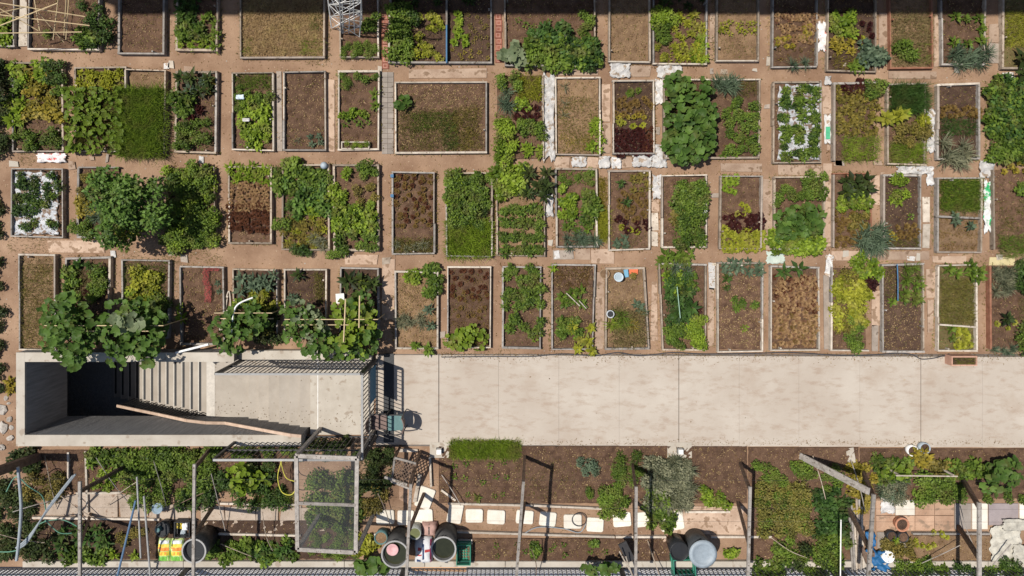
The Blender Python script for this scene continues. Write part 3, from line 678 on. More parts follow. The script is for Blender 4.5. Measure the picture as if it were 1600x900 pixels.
crop('leaf', 'mid', 1480, 20, 1540, 76, (20, 20), .95, .05, .15); crop('tuft', 'blue', 1482, 80, 1540, 106, 11, .75)
bed('edge bed of bright grass next to the ribbed boards', 1566, -30, 1640, 108, SOILG)
grass('lime', 1568, 18, 1610, 76, 2600, .13); crop('kale', 'deep', 1582, 84, 1612, 122, 17, 1.0)

# second row
BED[0] = 'hedge at the dirt edge'
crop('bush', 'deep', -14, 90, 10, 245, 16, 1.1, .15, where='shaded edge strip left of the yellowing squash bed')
bed('bed of yellowing squash vines', 19, 97, 98, 238, SOIL)
crop('vine', 'bright', 22, 98, 75, 122, 13, .75); crop('bush', 'dark', 78, 98, 106, 128, 13, .9); crop('vine', 'yel', 38, 112, 92, 166, 12, .72, .12); crop('vine', 'mid', 80, 118, 108, 150, 13, .7); crop('vine', 'yel', 44, 166, 98, 190, 12, .72, .1); crop('leaf', 'bright', 14, 155, 40, 195, 13, 1.2); crop('bush', 'mid', 24, 202, 98, 234, 13, .8); crop('vine','mid',22,118,44,150,13,.7,.3)
bed('bed of broad overlapping green leaves', 117, 105, 196, 237, SOIL)
crop('leaf', 'lime', 122, 108, 192, 140, 10.5, .8); 
squash('fresh', 146, 188, 44, 51, .16, .36, 300, .155, 'broad mass of overlapping mid-green leaves next to the tall grass bed', 'leafy_patch_plant', shape='rect')
bed('bed of dense tall green grass', 196, 108, 258, 240, SOILT)
grass('mid', 187, 138, 262, 246, 3200, .30, .014, word='tall grass'); grass('bright', 190, 142, 258, 244, 2200, .32, .013, word='bright grass blades')
bed('narrow bed of dark kale and bushes', 273, 110, 338, 239, SOIL)
crop('kale', 'deep', 280, 116, 336, 152, 17, .85, .1); crop('kale', 'blue', 292, 125, 330, 150, 22, .7, .2); crop('bean', 'mid', 274, 150, 300, 182, 12, 1); crop('leaf', 'wine', 298, 160, 314, 192, 12, .9, .3); crop('bush', 'mid', 276, 190, 328, 232, 13, .8, .1); crop('leaf','olive',322,115,340,150,13,.8)
bed('bed with pale scraps among green leaves', 362, 112, 428, 235, SOIL, wood=WOODW)
grass('mid', 366, 116, 425, 142, 2200, .14); crop('bush', 'mid', 374, 140, 424, 172, 13, .75); crop('bean', 'bright', 376, 160, 418, 230, 11, .85, .1); crop('herb', 'mid', 366, 135, 380, 180, 12, .7)
bed('bare soil bed framed in pale boards', 443, 111, 509, 235, SOIL, wood=WOODW, chip=('straw', 200))
crop('leek', 'blue', 456, 212, 475, 228, (18, 14), .42, 0, .1); crop('leaf', 'blue', 480, 210, 502, 228, 11, .6, .1)
bed('sparse bed holding a small boxed herb planter', 527, 111, 592, 235, SOIL, wood=WOODW)
crop('herb', 'mid', 530, 116, 548, 140, 12, .7, .2); crop('bush', 'mid', 555, 114, 590, 130, 12, .65); crop('leaf', 'mid', 576, 146, 592, 178, 15, .8); crop('bean', 'bright', 530, 170, 572, 185, 11, .7); crop('sprout', 'mid', 540, 188, 582, 198, 12, 1.4)
bed('broad square bed half grown over with weeds', 617, 127, 761, 240, SOIL, wood=WOODW, chip=('straw', 420))
grass('turf', 622, 170, 745, 236, 1500, .12, thin=.42, word='weeds'); grass('mid', 640, 174, 712, 206, 1900, .14, thin=.3); grass('dark', 690, 190, 716, 236, 1900, .15, thin=.3); grass('olive', 705, 165, 752, 234, 1500, .16, thin=.35, word='weeds'); grass('dry', 622, 150, 756, 236, 600, .09, thin=.4, word='dry stubble')
squash('squash', 629, 160, 13, 16, .15, .42, 13, .2, 'small squash plant at the corner of the broad square bed')
bed('overgrown bed beside the white cloth path', 774, 113, 850, 250, SOIL, sides='R')
crop('bush', 'mid', 774, 116, 808, 140, 14, .9); grass('lime', 805, 118, 846, 158, 2600, .18, .012); crop('tuft', 'blue', 778, 140, 800, 178, 15, .7); crop('lettuce', 'wine', 798, 160, 842, 192, 10, .9); crop('vine', 'bright', 806, 150, 826, 172, 11, .6); crop('bush', 'mid', 812, 188, 846, 214, 13, .85); crop('bush', 'bright', 772, 178, 802, 252, 14, .95); crop('leaf', 'bright', 800, 222, 848, 250, 12, .85, .1)
bed('bed of patchy tan grass', 867, 121, 938, 242, SOILT, wood=WOODW, chip=('straw', 250))
grass('turf', 870, 150, 936, 240, 1500, .10, thin=.4, word='weeds'); crop('leaf', 'bright', 918, 182, 942, 238, 12, .75, .15); crop('leek', 'grey', 874, 128, 890, 190, (16, 24), .55, 0, .2)
grass('yel', 872, 205, 930, 238, 900, .12, thin=.4)
bed('bed of banded red and green lettuces', 957, 124, 1022, 242, SOILD, wood=WOODW)
crop('lettuce', 'mid', 976, 140, 1002, 152, 9, .9); crop('lettuce', 'brown', 960, 152, 1018, 180, 9, .8, .1); crop('lettuce', 'yel', 960, 178, 1010, 186, 8.5, .7); crop('lettuce', 'lime', 960, 190, 1010, 202, 12, .9, .1); crop('lettuce', 'wine', 960, 202, 1008, 218, 8.5, .9); crop('lettuce', 'wine', 958, 216, 1012, 242, 8.5, .95); crop('lettuce', 'red', 1005, 200, 1020, 240, 9, .8)
bed('double bed under a huge dark squash', 1036, 123, 1188, 248, SOIL)
squash('squash', 1078, 186, 44, 74, .3, .75, 290, .24, 'huge dark green squash covering half of a double bed', 'giant_squash_plant', lobes=[(1075, 180, 36, 45), (1076, 225, 40, 32), (1058, 135, 20, 20), (1100, 140, 14, 18), (1100, 190, 20, 50)])
crop('tuft', 'blue', 1118, 122, 1150, 140, 12, .65); grass('turf', 1150, 124, 1184, 152, 1500, .12); crop('bush', 'mid', 1128, 152, 1186, 245, (20, 19), .85, .05); crop('leaf', 'mid', 1128, 160, 1186, 245, (20, 19), .7, .3)
bed('bed of potatoes in silver mulch film', 1209, 127, 1284, 255, SOIL)
crop('potato', 'mid', 1216, 132, 1282, 252, (21, 21), 1.05, .04, .2); crop('potato', 'dark', 1212, 136, 1280, 250, (24, 24), .8, .3)
bed('bed of ageing olive leaves with a purple corner', 1301, 129, 1372, 253, SOIL, sides='LT')
crop('lettuce', 'wine', 1316, 128, 1352, 150, 10, 1.1); crop('bush', 'mid', 1350, 126, 1376, 150, 12, .95); crop('leaf', 'olive', 1303, 134, 1370, 214, 9.5, .62); grass('bright', 1314, 212, 1374, 254, 2200, .16); 
crop('sprout', 'yel', 1304, 140, 1366, 210, 12, 1.1, .3)
bed('bed with a fan-leaved lime plant', 1386, 130, 1448, 258, SOIL)
grass('teal', 1388, 132, 1448, 178, 3200, .30, .012, word='onion tops'); grass('bright', 1388, 222, 1448, 258, 2800, .17)
crop('chard', 'lime', 1372, 165, 1414, 200, 24, .72, 0, .15); crop('chard', 'bright', 1386, 158, 1416, 190, 24, .6); crop('bush', 'olive', 1395, 195, 1450, 222, 13, .9); crop('leaf', 'lime', 1428, 180, 1446, 208, 11, .9)
bed('bed banded with bare soil, red lettuce and grass', 1465, 130, 1531, 250, SOILD, wood=WOODG)
crop('lettuce', 'brown', 1468, 166, 1532, 184, 8.5, .8); grass('teal', 1468, 184, 1530, 214, 2100, .13, .01, word='chives'); crop('tuft', 'grey', 1466, 222, 1508, 262, 14, .72)
bed('edge bed crammed with dark bean foliage', 1549, 122, 1640, 248, SOIL, sides='B')
crop('bean', 'mid', 1546, 122, 1606, 250, 10.5, 1.0); crop('bean', 'teal', 1548, 124, 1606, 210, 15, 1.05)

# third row
bed('bed of dark plants through white mulch film', 18, 262, 99, 371, SOIL, wood=WOODG)
crop('potato', 'dark', 24, 270, 92, 356, 15, .85, .25); crop('potato', 'mid', 26, 274, 92, 352, 21, .75, .3)
bed('weedy bed under the fig-like tree', 121, 260, 186, 372, SOIL, sides='LTB')
crop('bean', 'yel', 122, 312, 150, 336, 11, .85); crop('bush', 'olive', 124, 268, 160, 310, 14, .8, .2); crop('bush', 'mid', 114, 345, 150, 368, 14, .8); crop('tuft', 'blue', 145, 322, 168, 352, 15, .6); crop('vine', 'lime', 180, 340, 214, 380, 12, .8, .2); grass('dry', 124, 270, 160, 370, 700, .13, thin=.35, word='dried weeds')
bed('bed filled by a dense rounded green bush', 258, 258, 336, 386, SOIL, sides='R')
crop('bush', 'mid', 258, 262, 334, 388, 14, 1.05); crop('bush', 'bright', 258, 262, 334, 388, 21, .95); crop('lettuce', 'bright', 312, 260, 338, 300, 10, 1.0); 
bed('lettuce bed with a lime end', 357, 260, 424, 382, SOIL)
crop('leaf', 'bright', 358, 258, 424, 286, 11, .8); crop('lettuce', 'bronze', 358, 284, 422, 330, 8.5, .85); crop('lettuce', 'red', 358, 318, 422, 362, 8.5, .85)
bed('tangled bed of yellowing and blue-green vines', 439, 256, 515, 391, SOIL)
crop('bean', 'mid', 432, 256, 470, 300, 13, .95); crop('bean', 'squash', 445, 285, 512, 335, 13, .95, .05); crop('bean', 'mid', 470, 258, 515, 300, 13, .9); crop('vine', 'bright', 470, 300, 508, 336, 13, .7); crop('leaf', 'olive', 440, 340, 508, 388, 11, .75); crop('leaf', 'lime', 442, 338, 506, 388, 15, .7); crop('bush', 'mid', 428, 340, 452, 356, 13, .8); crop('tuft', 'grey', 488, 370, 512, 388, 12, .5); crop('bush', 'dark', 455, 388, 490, 404, 12, .75)
bed('lush bed with an inner board frame', 521, 256, 593, 391, SOIL)
crop('bean', 'bright', 516, 265, 545, 320, 12, .85, .05); crop('bush', 'mid', 562, 258, 582, 276, 12, .9); crop('bush', 'olive', 555, 292, 588, 318, 14, .7, .2); crop('bean', 'bright', 522, 318, 588, 362, 12, .9); crop('bean', 'mid', 526, 330, 588, 385, 15, .85, .2); crop('bush', 'mid', 568, 366, 588, 388, 11, .7); crop('bush', 'mid', 514, 392, 542, 404, 11, .8)
bed('bed of bronze seedling lettuces with blue clips', 612, 268, 680, 397, SOIL, wood=WOODG)
crop('lettuce', 'brown', 615, 270, 676, 356, 9.5, .62, .15); crop('lettuce', 'red', 615, 272, 676, 356, 13, .62, .3); grass('turf', 615, 372, 678, 396, 2000, .15, .01, word='weeds'); crop('tuft', 'grey', 616, 380, 676, 392, 15, .4)
bed('bed half dark bush and half rough grass', 696, 269, 769, 401, SOIL)
crop('bush', 'mid', 698, 270, 766, 352, 13.5, 1.0); crop('herb', 'dark', 706, 292, 760, 356, 15, 1.1); grass('bright', 696, 342, 770, 404, 3000, .22, .013, word='rough grass'); crop('bush', 'bright', 698, 275, 720, 345, 15, .8, .2)
bed('bed with four rows of potato plants', 777, 262, 851, 400, SOILT, sides='LRB')
crop('bean', 'bright', 774, 262, 822, 308, 11, 1.0); crop('kale', 'deep', 822, 270, 856, 312, 15, .95); crop('potato', 'mid', 781, 318, 850, 402, (13.5, 20.5), 1.0, .02, .1)
bed('bed of scattered greens in tan soil', 868, 263, 934, 387, SOIL, wood=WOODW)
crop('herb', 'mid', 870, 268, 930, 288, 12, .8); crop('bean', 'bright', 876, 290, 896, 345, 12, .8, .1); crop('bean', 'mid', 910, 296, 930, 345, 11, .9); crop('tuft', 'blue', 880, 365, 932, 386, 14, .5); crop('leaf', 'mid', 880, 340, 930, 365, 13, .8, .3)
bed('bed of bronze lettuces beside the narrow grass strip', 950, 266, 1016, 391, SOIL, wood=WOODW)
crop('leaf', 'olive', 985, 270, 1014, 300, 10, .6); crop('kale', 'teal', 954, 284, 976, 322, 16, .6); crop('lettuce', 'brown', 965, 300, 1014, 345, 9, .75, .06); crop('lettuce', 'wine', 956, 340, 1012, 362, 9, .8, .2); crop('lettuce', 'lime', 960, 352, 1005, 368, 12, .7, .2); grass('dry', 960, 366, 1012, 390, 1000, .1, thin=.35, word='dry weeds'); crop('leaf', 'blue', 955, 370, 976, 390, 12, .75)
BED[0] = 'narrow grass strip between two beds'
grass('yel', 932, 276, 949, 330, 4200, .12, .009, z=.01); grass('lime', 930, 328, 952, 378, 5200, .20, .011, z=.01)
bed('bed with one large rounded bush and a white bowl', 1034, 273, 1106, 387, SOIL, wood=WOODW)
crop('bush', 'mid', 1052, 288, 1098, 384, 13.5, 1.0); crop('bean', 'olive', 1050, 324, 1078, 358, 12, .75, .15); crop('bush','mid',1060,285,1096,330,14,1.1)
bed('bed banded with wine red and lime lettuces', 1125, 273, 1191, 390, SOIL)
crop('lettuce', 'bright', 1127, 274, 1152, 288, 9, .85); crop('lettuce', 'bright', 1126, 288, 1146, 310, 10, .85, .2); crop('lettuce', 'lime', 1142, 318, 1172, 336, 10, .75, .2); crop('lettuce', 'wine', 1132, 334, 1192, 362, 8.5, .95); crop('lettuce', 'lime', 1127, 356, 1191, 394, 8.5, 1.0)
bed('bed with low bushes above a glossy green squash', 1210, 276, 1290, 390, SOIL)
crop('bush', 'mid', 1212, 288, 1250, 326, 12, .8); crop('bush', 'mid', 1250, 274, 1288, 312, 12, .85); crop('bean', 'bright', 1206, 366, 1280, 394, 11, .9)
squash('squash', 1248, 348, 42, 36, .2, .5, 150, .2, 'glossy green squash sprawling below low bushes', 'squash_plant')
bed('bed of dark kale with a pale leek fan', 1301, 270, 1362, 388, SOIL, sides='LTR', wood=WOODR)
crop('kale', 'deep', 1308, 274, 1356, 306, 19, .95, 0, .2); crop('bean', 'bright', 1308, 304, 1354, 326, 11, .85); crop('lettuce', 'brown', 1303, 330, 1346, 384, 9, .75, .1); crop('bean', 'olive', 1326, 334, 1356, 356, 11, .7); crop('tuft', 'blue', 1334, 356, 1374, 390, 12, .85)
bed('dark soil bed with a lone green bush', 1381, 272, 1440, 390, SOILD, wood=WOODG)
crop('bush', 'bright', 1388, 276, 1420, 308, 13, .85); crop('leaf', 'bright', 1388, 306, 1405, 318, 11, .7); crop('lettuce', 'brown', 1398, 350, 1436, 374, 9, .75); crop('lettuce', 'yel', 1382, 360, 1398, 380, 9, .7); grass('turf', 1384, 372, 1438, 388, 1600, .1); crop('sprout', 'mid', 1420, 332, 1432, 344, 9, 1.4)
bed('grey framed bed split between lawn and mulch', 1464, 278, 1534, 396, SOILT, wood=WOODG, chip=('brown', 600))
grass('mid', 1467, 280, 1534, 332, 3600, .15, .011, word='lawn grass'); grass('bright', 1467, 280, 1534, 330, 1200, .15, .01)
crop('kale', 'blue', 1484, 326, 1512, 356, 18, .62, .2)
MB().beam(P(1462, 338, .17), P(1531, 341, .17), .05, .06).build('divider_board', WOODG, label='thin grey bar across the lawn and mulch bed', cat='board')
bed('edge bed of thin weeds by green plastic', 1552, 262, 1640, 392, SOIL, sides='L')
grass('turf', 1558, 310, 1606, 366, 1100, .10, thin=.45, word='weeds'); grass('mid', 1558, 366, 1606, 404, 2400, .14); crop('lettuce', 'yel', 1556, 252, 1606, 272, 12, .9, .3); crop('bean', 'mid', 1570, 282, 1606, 305, 14, .7, .3)

# fourth row
bed('long bed of thin tan grass', 28, 397, 86, 548, SOILT, wood=WOODG, chip=('straw', 200))
grass('turf', 31, 412, 84, 545, 1700, .10, thin=.35, word='thin grass'); grass('dry', 31, 400, 84, 545, 900, .10, thin=.4, word='dry grass')
bed('bed running under the tall climbing squash', 102, 402, 172, 530, SOIL)
crop('leaf', 'teal', 100, 405, 160, 420, 14, .9, .2); crop('bean', 'mid', 102, 422, 124, 465, 12, .85); crop('bush', 'mid', 142, 422, 166, 465, 12, .9); grass('dry', 124, 420, 148, 465, 1500, .16, .011, thin=.2, word='dry stalks'); crop('leaf', 'wine', 128, 450, 150, 470, 12, .8)
bed('bed with a bright yellow-green bush among weeds', 190, 405, 264, 530, SOIL)
grass('mid', 192, 408, 262, 490, 1700, .12, thin=.3, word='weeds'); crop('bean', 'lime', 206, 425, 250, 470, 11, .8, .05); crop('bush', 'mid', 235, 455, 264, 490, 13, .85); crop('bean','bright',205,455,245,485,12,.75)
bed('brown bed with a strip of red netting', 281, 416, 350, 538, SOIL, wood=WOODG, chip=('straw', 180))
crop('leaf', 'bright', 278, 480, 294, 505, 13, .9); crop('leaf', 'blue', 330, 432, 345, 458, 12, .5, .2)
bed('bed of blue-green kale against a pale board', 365, 420, 434, 530, SOILD)
crop('kale', 'blue', 370, 422, 432, 458, 15, .8); crop('bean', 'bright', 366, 462, 396, 476, 12, .8); crop('bean', 'lime', 396, 455, 426, 520, 13, .8, .2); crop('bush','deep',400,480,432,530,14,.9)
bed('bed of dark soil with a lone dark kale', 444, 420, 510, 530, SOILD, wood=WOODW)
crop('kale', 'deep', 446, 426, 470, 440, 18, .8); grass('turf', 490, 424, 508, 470, 1800, .16, .01); crop('leaf', 'blue', 446, 458, 468, 474, 12, .8)
bed('bed with a big kale and a white square board', 530, 418, 592, 530, SOILD)
crop('kale', 'deep', 540, 428, 590, 452, 19, 1.05, 0, .2); crop('kale', 'mid', 546, 430, 586, 450, 24, .8)
bed('straw mulched bed with leeks', 617, 424, 686, 546, SOILT, wood=WOODW, chip=('straw', 650))
crop('bean', 'bright', 635, 422, 652, 440, 10, .8); crop('bean', 'mid', 666, 416, 690, 460, 13, .9); crop('kale', 'blue', 660, 475, 682, 512, 16, .62); crop('tuft', 'grey', 622, 488, 660, 512, 13, .5); crop('chard', 'mid', 648, 526, 686, 548, 19, .5)
grass('straw', 622, 440, 668, 486, 900, .08, .012, thin=.3, word='straw')
bed('bed of withered bronze leaves above a squash clump', 698, 416, 768, 545, SOIL, wood=WOODW, chip=('brown', 500))
crop('lettuce', 'red', 702, 420, 764, 470, 10, .62, .15); crop('lettuce', 'brown', 702, 455, 764, 500, 11, .55, .35)
squash('bright', 734, 530, 40, 29, .15, .38, 75, .16, 'yellow-green squash clump spilling onto the concrete walkway')
bed('bed with three blocks of potato plants', 785, 416, 846, 545, SOIL)
crop('potato', 'mid', 786, 412, 844, 440, 13, .9, .08); crop('potato', 'mid', 786, 450, 846, 482, 12.5, .95); crop('potato', 'mid', 790, 490, 846, 524, 15, .9, .15); crop('sprout', 'bright', 832, 524, 840, 536, 9, 1.4)
bed('bed of dry brown litter with a leafy clump', 861, 412, 928, 547, SOIL, dx=(0, 2, 0, 2), chip=('straw', 480))
grass('brown', 864, 415, 924, 452, 1300, .10, .012, thin=.25, word='dead leaves'); grass('straw', 880, 488, 912, 502, 1600, .08, .012, word='straw'); crop('leaf', 'mid', 875, 452, 908, 478, 12, .95); crop('leaf', 'bright', 858, 408, 872, 420, 12, .7); crop('bean', 'mid', 874, 500, 905, 524, 12, .8)
crop('chard', 'lime', 892, 505, 926, 550, 16, .48)
bed('messy bed of buckets and dry stalks', 946, 418, 1012, 546, SOILT, dx=(0, -4, 2, -2), chip=('straw', 350))
crop('tuft', 'bright', 945, 500, 975, 520, 14, .55); crop('tuft', 'mid', 960, 490, 982, 512, 14, .6); grass('dry', 955, 480, 1010, 542, 1500, .26, .012, thin=.25, word='dry stalks'); crop('tuft', 'yel', 980, 505, 1000, 525, 14, .6); crop('leaf', 'blue', 984, 470, 1010, 490, 13, .75); crop('bush', 'olive', 984, 425, 996, 436, 12, .5)
bed('bed of tall mixed greens with a green stake', 1031, 412, 1104, 547, SOIL, dx=(-2, 0, 0, 4))
crop('leaf', 'mid', 1030, 392, 1080, 415, 12, 1.1); crop('tuft', 'blue', 1040, 410, 1075, 430, 14, .6); crop('bean', 'bright', 1030, 425, 1062, 452, 13, .85); crop('vine', 'mid', 1062, 430, 1088, 462, 13, .7, .2); crop('kale', 'teal', 1042, 450, 1080, 500, 16, .85); crop('bush', 'teal', 1040, 432, 1078, 505, 15, .85); crop('bush', 'mid', 1040, 505, 1066, 542, 12, .9); crop('bush', 'bright', 1070, 496, 1100, 542, 12, .9); crop('leaf', 'wine', 1075, 484, 1095, 496, 11, .8)
bed('nearly bare bed edged with squash', 1121, 411, 1193, 550, SOIL, wood=WOODW, chip=('straw', 420))
crop('leaf', 'blue', 1122, 408, 1192, 428, 13, .85); crop('leaf', 'dark', 1124, 430, 1138, 458, 13, .75); crop('bean', 'mid', 1144, 464, 1164, 484, 10, .55); crop('bean', 'mid', 1176, 468, 1188, 480, 9, .6); crop('sprout', 'bright', 1154, 505, 1168, 516, 8, 1.4)
bed('bed packed with bronze and yellow lettuces', 1203, 416, 1281, 549, SOIL, wood=WOODW)
crop('lettuce', 'bronze', 1208, 430, 1276, 540, 8.6, .85, .04); crop('lettuce', 'red', 1208, 428, 1276, 490, 11, .78, .3); crop('lettuce', 'brown', 1212, 476, 1274, 536, 12, .7, .5); crop('kale', 'teal', 1202, 410, 1250, 428, 22, .78)
bed('bed of lime green foliage without a far board', 1298, 416, 1358, 548, SOIL, sides='LB', wood=WOODW)
crop('bean', 'bright', 1326, 400, 1366, 430, 12, .95); crop('bean', 'lime', 1300, 422, 1356, 510, 12, .85, .12); crop('bush', 'olive', 1312, 425, 1336, 445, 12, .8); crop('bush', 'mid', 1322, 498, 1344, 545, 12, .85); crop('bush', 'olive', 1302, 480, 1326, 520, 13, .7); crop('bush', 'wine', 1342, 432, 1358, 450, 11, .9)
bed('dark soil bed with a blue tube', 1378, 412, 1444, 550, SOILD, chip=('straw', 320))
crop('tuft', 'mid', 1408, 415, 1440, 436, 13, .5); crop('leaf', 'mid', 1410, 440, 1442, 478, 12, .85, .05); crop('leaf', 'mid', 1386, 462, 1410, 478, 12, .7, .1); grass('turf', 1381, 415, 1402, 470, 1500, .1, thin=.35)
bed('bed of short lawn with a lime green corner', 1466, 413, 1528, 550, SOILG, wood=WOODW)
grass('turf', 1468, 435, 1526, 506, 3300, .10, .009, word='short lawn'); crop('leaf', 'mid', 1475, 417, 1502, 434, 12, .9); crop('leaf', 'mid', 1505, 415, 1534, 440, 12, 1.1); crop('lettuce', 'lime', 1490, 512, 1514, 546, 9, .95); crop('leaf', 'mid', 1478, 510, 1492, 530, 11, .7)
MB().beam(P(1467, 507, .17), P(1526, 511, .17), .04, .06).build('divider_board', WOODW, label='thin pale bar across the short lawn bed', cat='board')
bed('edge bed with silver leeks', 1546, 414, 1640, 548, SOIL, sides='L', wood=WOODR)
crop('tuft', 'grey', 1546, 415, 1578, 458, 11, .62); crop('kale', 'deep', 1556, 482, 1582, 500, 26, .95); crop('bush', 'dark', 1584, 405, 1610, 450, 13, 1.1); crop('lettuce', 'lime', 1556, 502, 1586, 514, 9, .7); crop('bush', 'mid', 1588, 505, 1610, 548, 13, 1); crop('tuft', 'blue', 1548, 542, 1590, 552, 12, .45); grass('dry', 1590, 460, 1608, 505, 1300, .15, word='dry weeds')

# tall climbing squash over cane frames beside the stairwell
GV = 'climbing squash over the stairwell parapet'
def cane_frame(pts, label):
    t = thing('cane_trellis', label, 'frame', (0, 0, 0))
    for a, c_ in pts: MB().tube([a, c_], .012, 5).build('cane', BAMB, t)
squash('squash', 105, 518, 46, 58, .7, 1.75, 285, .22, 'deep green climbing squash hanging over the corner of the stairwell parapet', root=P(130, 500), lobes=[(92, 500, 30, 36), (118, 520, 34, 40), (85, 530, 22, 26), (115, 555, 26, 22), (110, 475, 24, 16)])
squash('squash', 205, 522, 60, 50, .7, 1.6, 265, .21, 'climbing squash with pale patches draped over the middle of the parapet', root=P(220, 505), lobes=[(180, 520, 34, 34), (225, 525, 34, 36), (245, 505, 16, 26), (185, 558, 16, 20), (228, 556, 18, 18), (205, 480, 40, 14)])
squash('squashp', 196, 498, 32, 26, 1.4, 1.7, 26, .24, 'paler squash leaves topping the draped climbing squash', root=P(212, 490))
squash('squash', 368, 508, 40, 46, .6, 1.35, 180, .18, 'climbing squash by the white bent pole', root=P(380, 495), lobes=[(348, 520, 20, 30), (375, 505, 30, 30), (388, 480, 18, 22), (362, 545, 16, 14), (405, 500, 14, 18)])
squash('squashp', 482, 515, 42, 50, .6, 1.3, 60, .16, 'pale blue-tinged climbing squash above the bed with a lone dark kale', root=P(488, 500), lobes=[(470, 490, 28, 22), (490, 520, 22, 34)])
squash('squash', 482, 515, 42, 50, .6, 1.25, 160, .16, 'darker climbing squash mixed into the pale blue-tinged one', root=P(486, 503), lobes=[(465, 490, 28, 24), (488, 525, 26, 34), (510, 550, 24, 14), (455, 520, 12, 16)])
squash('bright', 550, 512, 42, 56, .6, 1.3, 135, .19, 'bright climbing squash with two upright canes by the landing corner', root=P(556, 500), lobes=[(545, 490, 26, 28), (565, 505, 24, 40), (545, 540, 34, 22)])
squash('squash', 555, 520, 42, 50, .6, 1.2, 130, .19, 'deep green climbing squash around the two upright canes', root=P(558, 504), lobes=[(560, 480, 24, 26), (570, 530, 22, 34), (530, 545, 26, 20)])
for (x0, x1, yy, zz, lb) in ((70, 255, 525, 1.3, 'bamboo cane frame under the squash on the parapet'), (335, 425, 505, 1.0, 'bamboo cane frame by the white bent pole'), (445, 590, 515, 1.0, 'bamboo cane frame beside the landing')):
    segs = []
    for x in (x0, (x0 + x1) / 2, x1):
        g = P(x, yy, zz); segs.append(((g.x, g.y + .25, .05), (g.x, g.y + .25, zz)))
    a, c_ = P(x0, yy, zz), P(x1, yy, zz); segs += [((a.x, a.y + .25, zz), (c_.x, c_.y + .25, zz)), ((a.x, a.y + .1, zz - .1), (c_.x, c_.y + .1, zz - .1))]
    cane_frame(segs, lb)
for x0, y0, x1, y1 in ((540, 467, 537, 534), (562, 462, 561, 512)):
    MB().tube([P(x0, y0, 1.38), P(x1, y1, 1.2)], .018, 6).build('cane', BAMB, label='pale cane lying over the bright climbing squash', cat='cane', group='canes on the bright squash')

# the fig-like tree in the third row
def tree(name, label, base, h, Rr, col, n, L, seed, lobes=9, group=None):
    g = np.random.default_rng(seed); b_ = Vector(base); t = thing(name, label, 'tree', b_, 0, group)
    m = MB(); m.tube(curve_pts([(0, 0, -.02), (.03, -.02, h * .25), (0, .02, h * .5)], 4), [.06, .058, .055, .05, .048, .045, .042, .04, .036], 7)
    vs, fs, ts = [], [], []; off = 0
    for k in range(lobes):
        a = k * 2.4; r = Rr * (0 if k == 0 else g.uniform(.3, .88)); c_ = np.array([math.cos(a) * r, math.sin(a) * r, h * g.uniform(.5, .8)])
        m.tube([(0, 0, h * .4), tuple(c_ * np.array([.6, .6, .85])), tuple(c_)], [.03, .02, .01], 5)
        v, f, tt = clump(n // lobes, Rr * .36, h * .30, L, L * .72, 4, seed * 31 + k)
        vs.append(v + c_ - np.array([0, 0, h * .08])); fs.append(f + off); ts.append(tt); off += len(v)
    m.build('trunk', WOODB, t)
    obj('crown', mesh('crown', np.concatenate(vs), np.concatenate(fs), LM(col), np.concatenate(ts)), t)
    return t
tb = P(200, 318, 1.0)
tree('fruit_tree', 'tall dark leafy tree casting deep shade between two beds', (tb.x + .1, tb.y, SOILZ), 1.75, .95, 'squash', 3600, .10, 5, 18)
tb = P(190, 352, .8)
tree('fruit_tree', 'smaller bright leafed tree at the foot of the dark tree', (tb.x, tb.y, SOILZ), 1.0, .6, 'mid', 1100, .10, 9, 10)
# ------------------------------------------------------------------ things lying on the paths
def slab(px, z, th, mat, name, label, cat, bend=0, seed=0, group=None, nsub=1):
    """a flat piece with thickness from four photograph corners (on the ground)"""
    q = [P(x, y, 0) for x, y in px]; c = sum(q, Vector()) / 4
    m = MB(); b0 = [(v.x - c.x, v.y - c.y, 0) for v in q]; t0 = [(v.x - c.x, v.y - c.y, th) for v in q]
    m.v = b0 + t0; m.f = [[0, 1, 2, 3], [7, 6, 5, 4]] + [[i, 4 + i, 4 + (i + 1) % 4, (i + 1) % 4] for i in range(4)]
    return m.build(name, mat, None, loc=(c.x, c.y, z), label=label, cat=cat, group=group)
def rect(x0, y0, x1, y1, sk=1.5): return [(x0 + R.uniform(-sk, sk), y0 + R.uniform(-sk, sk)), (x1 + R.uniform(-sk, sk), y0 + R.uniform(-sk, sk)), (x1 + R.uniform(-sk, sk), y1 + R.uniform(-sk, sk)), (x0 + R.uniform(-sk, sk), y1 + R.uniform(-sk, sk))]
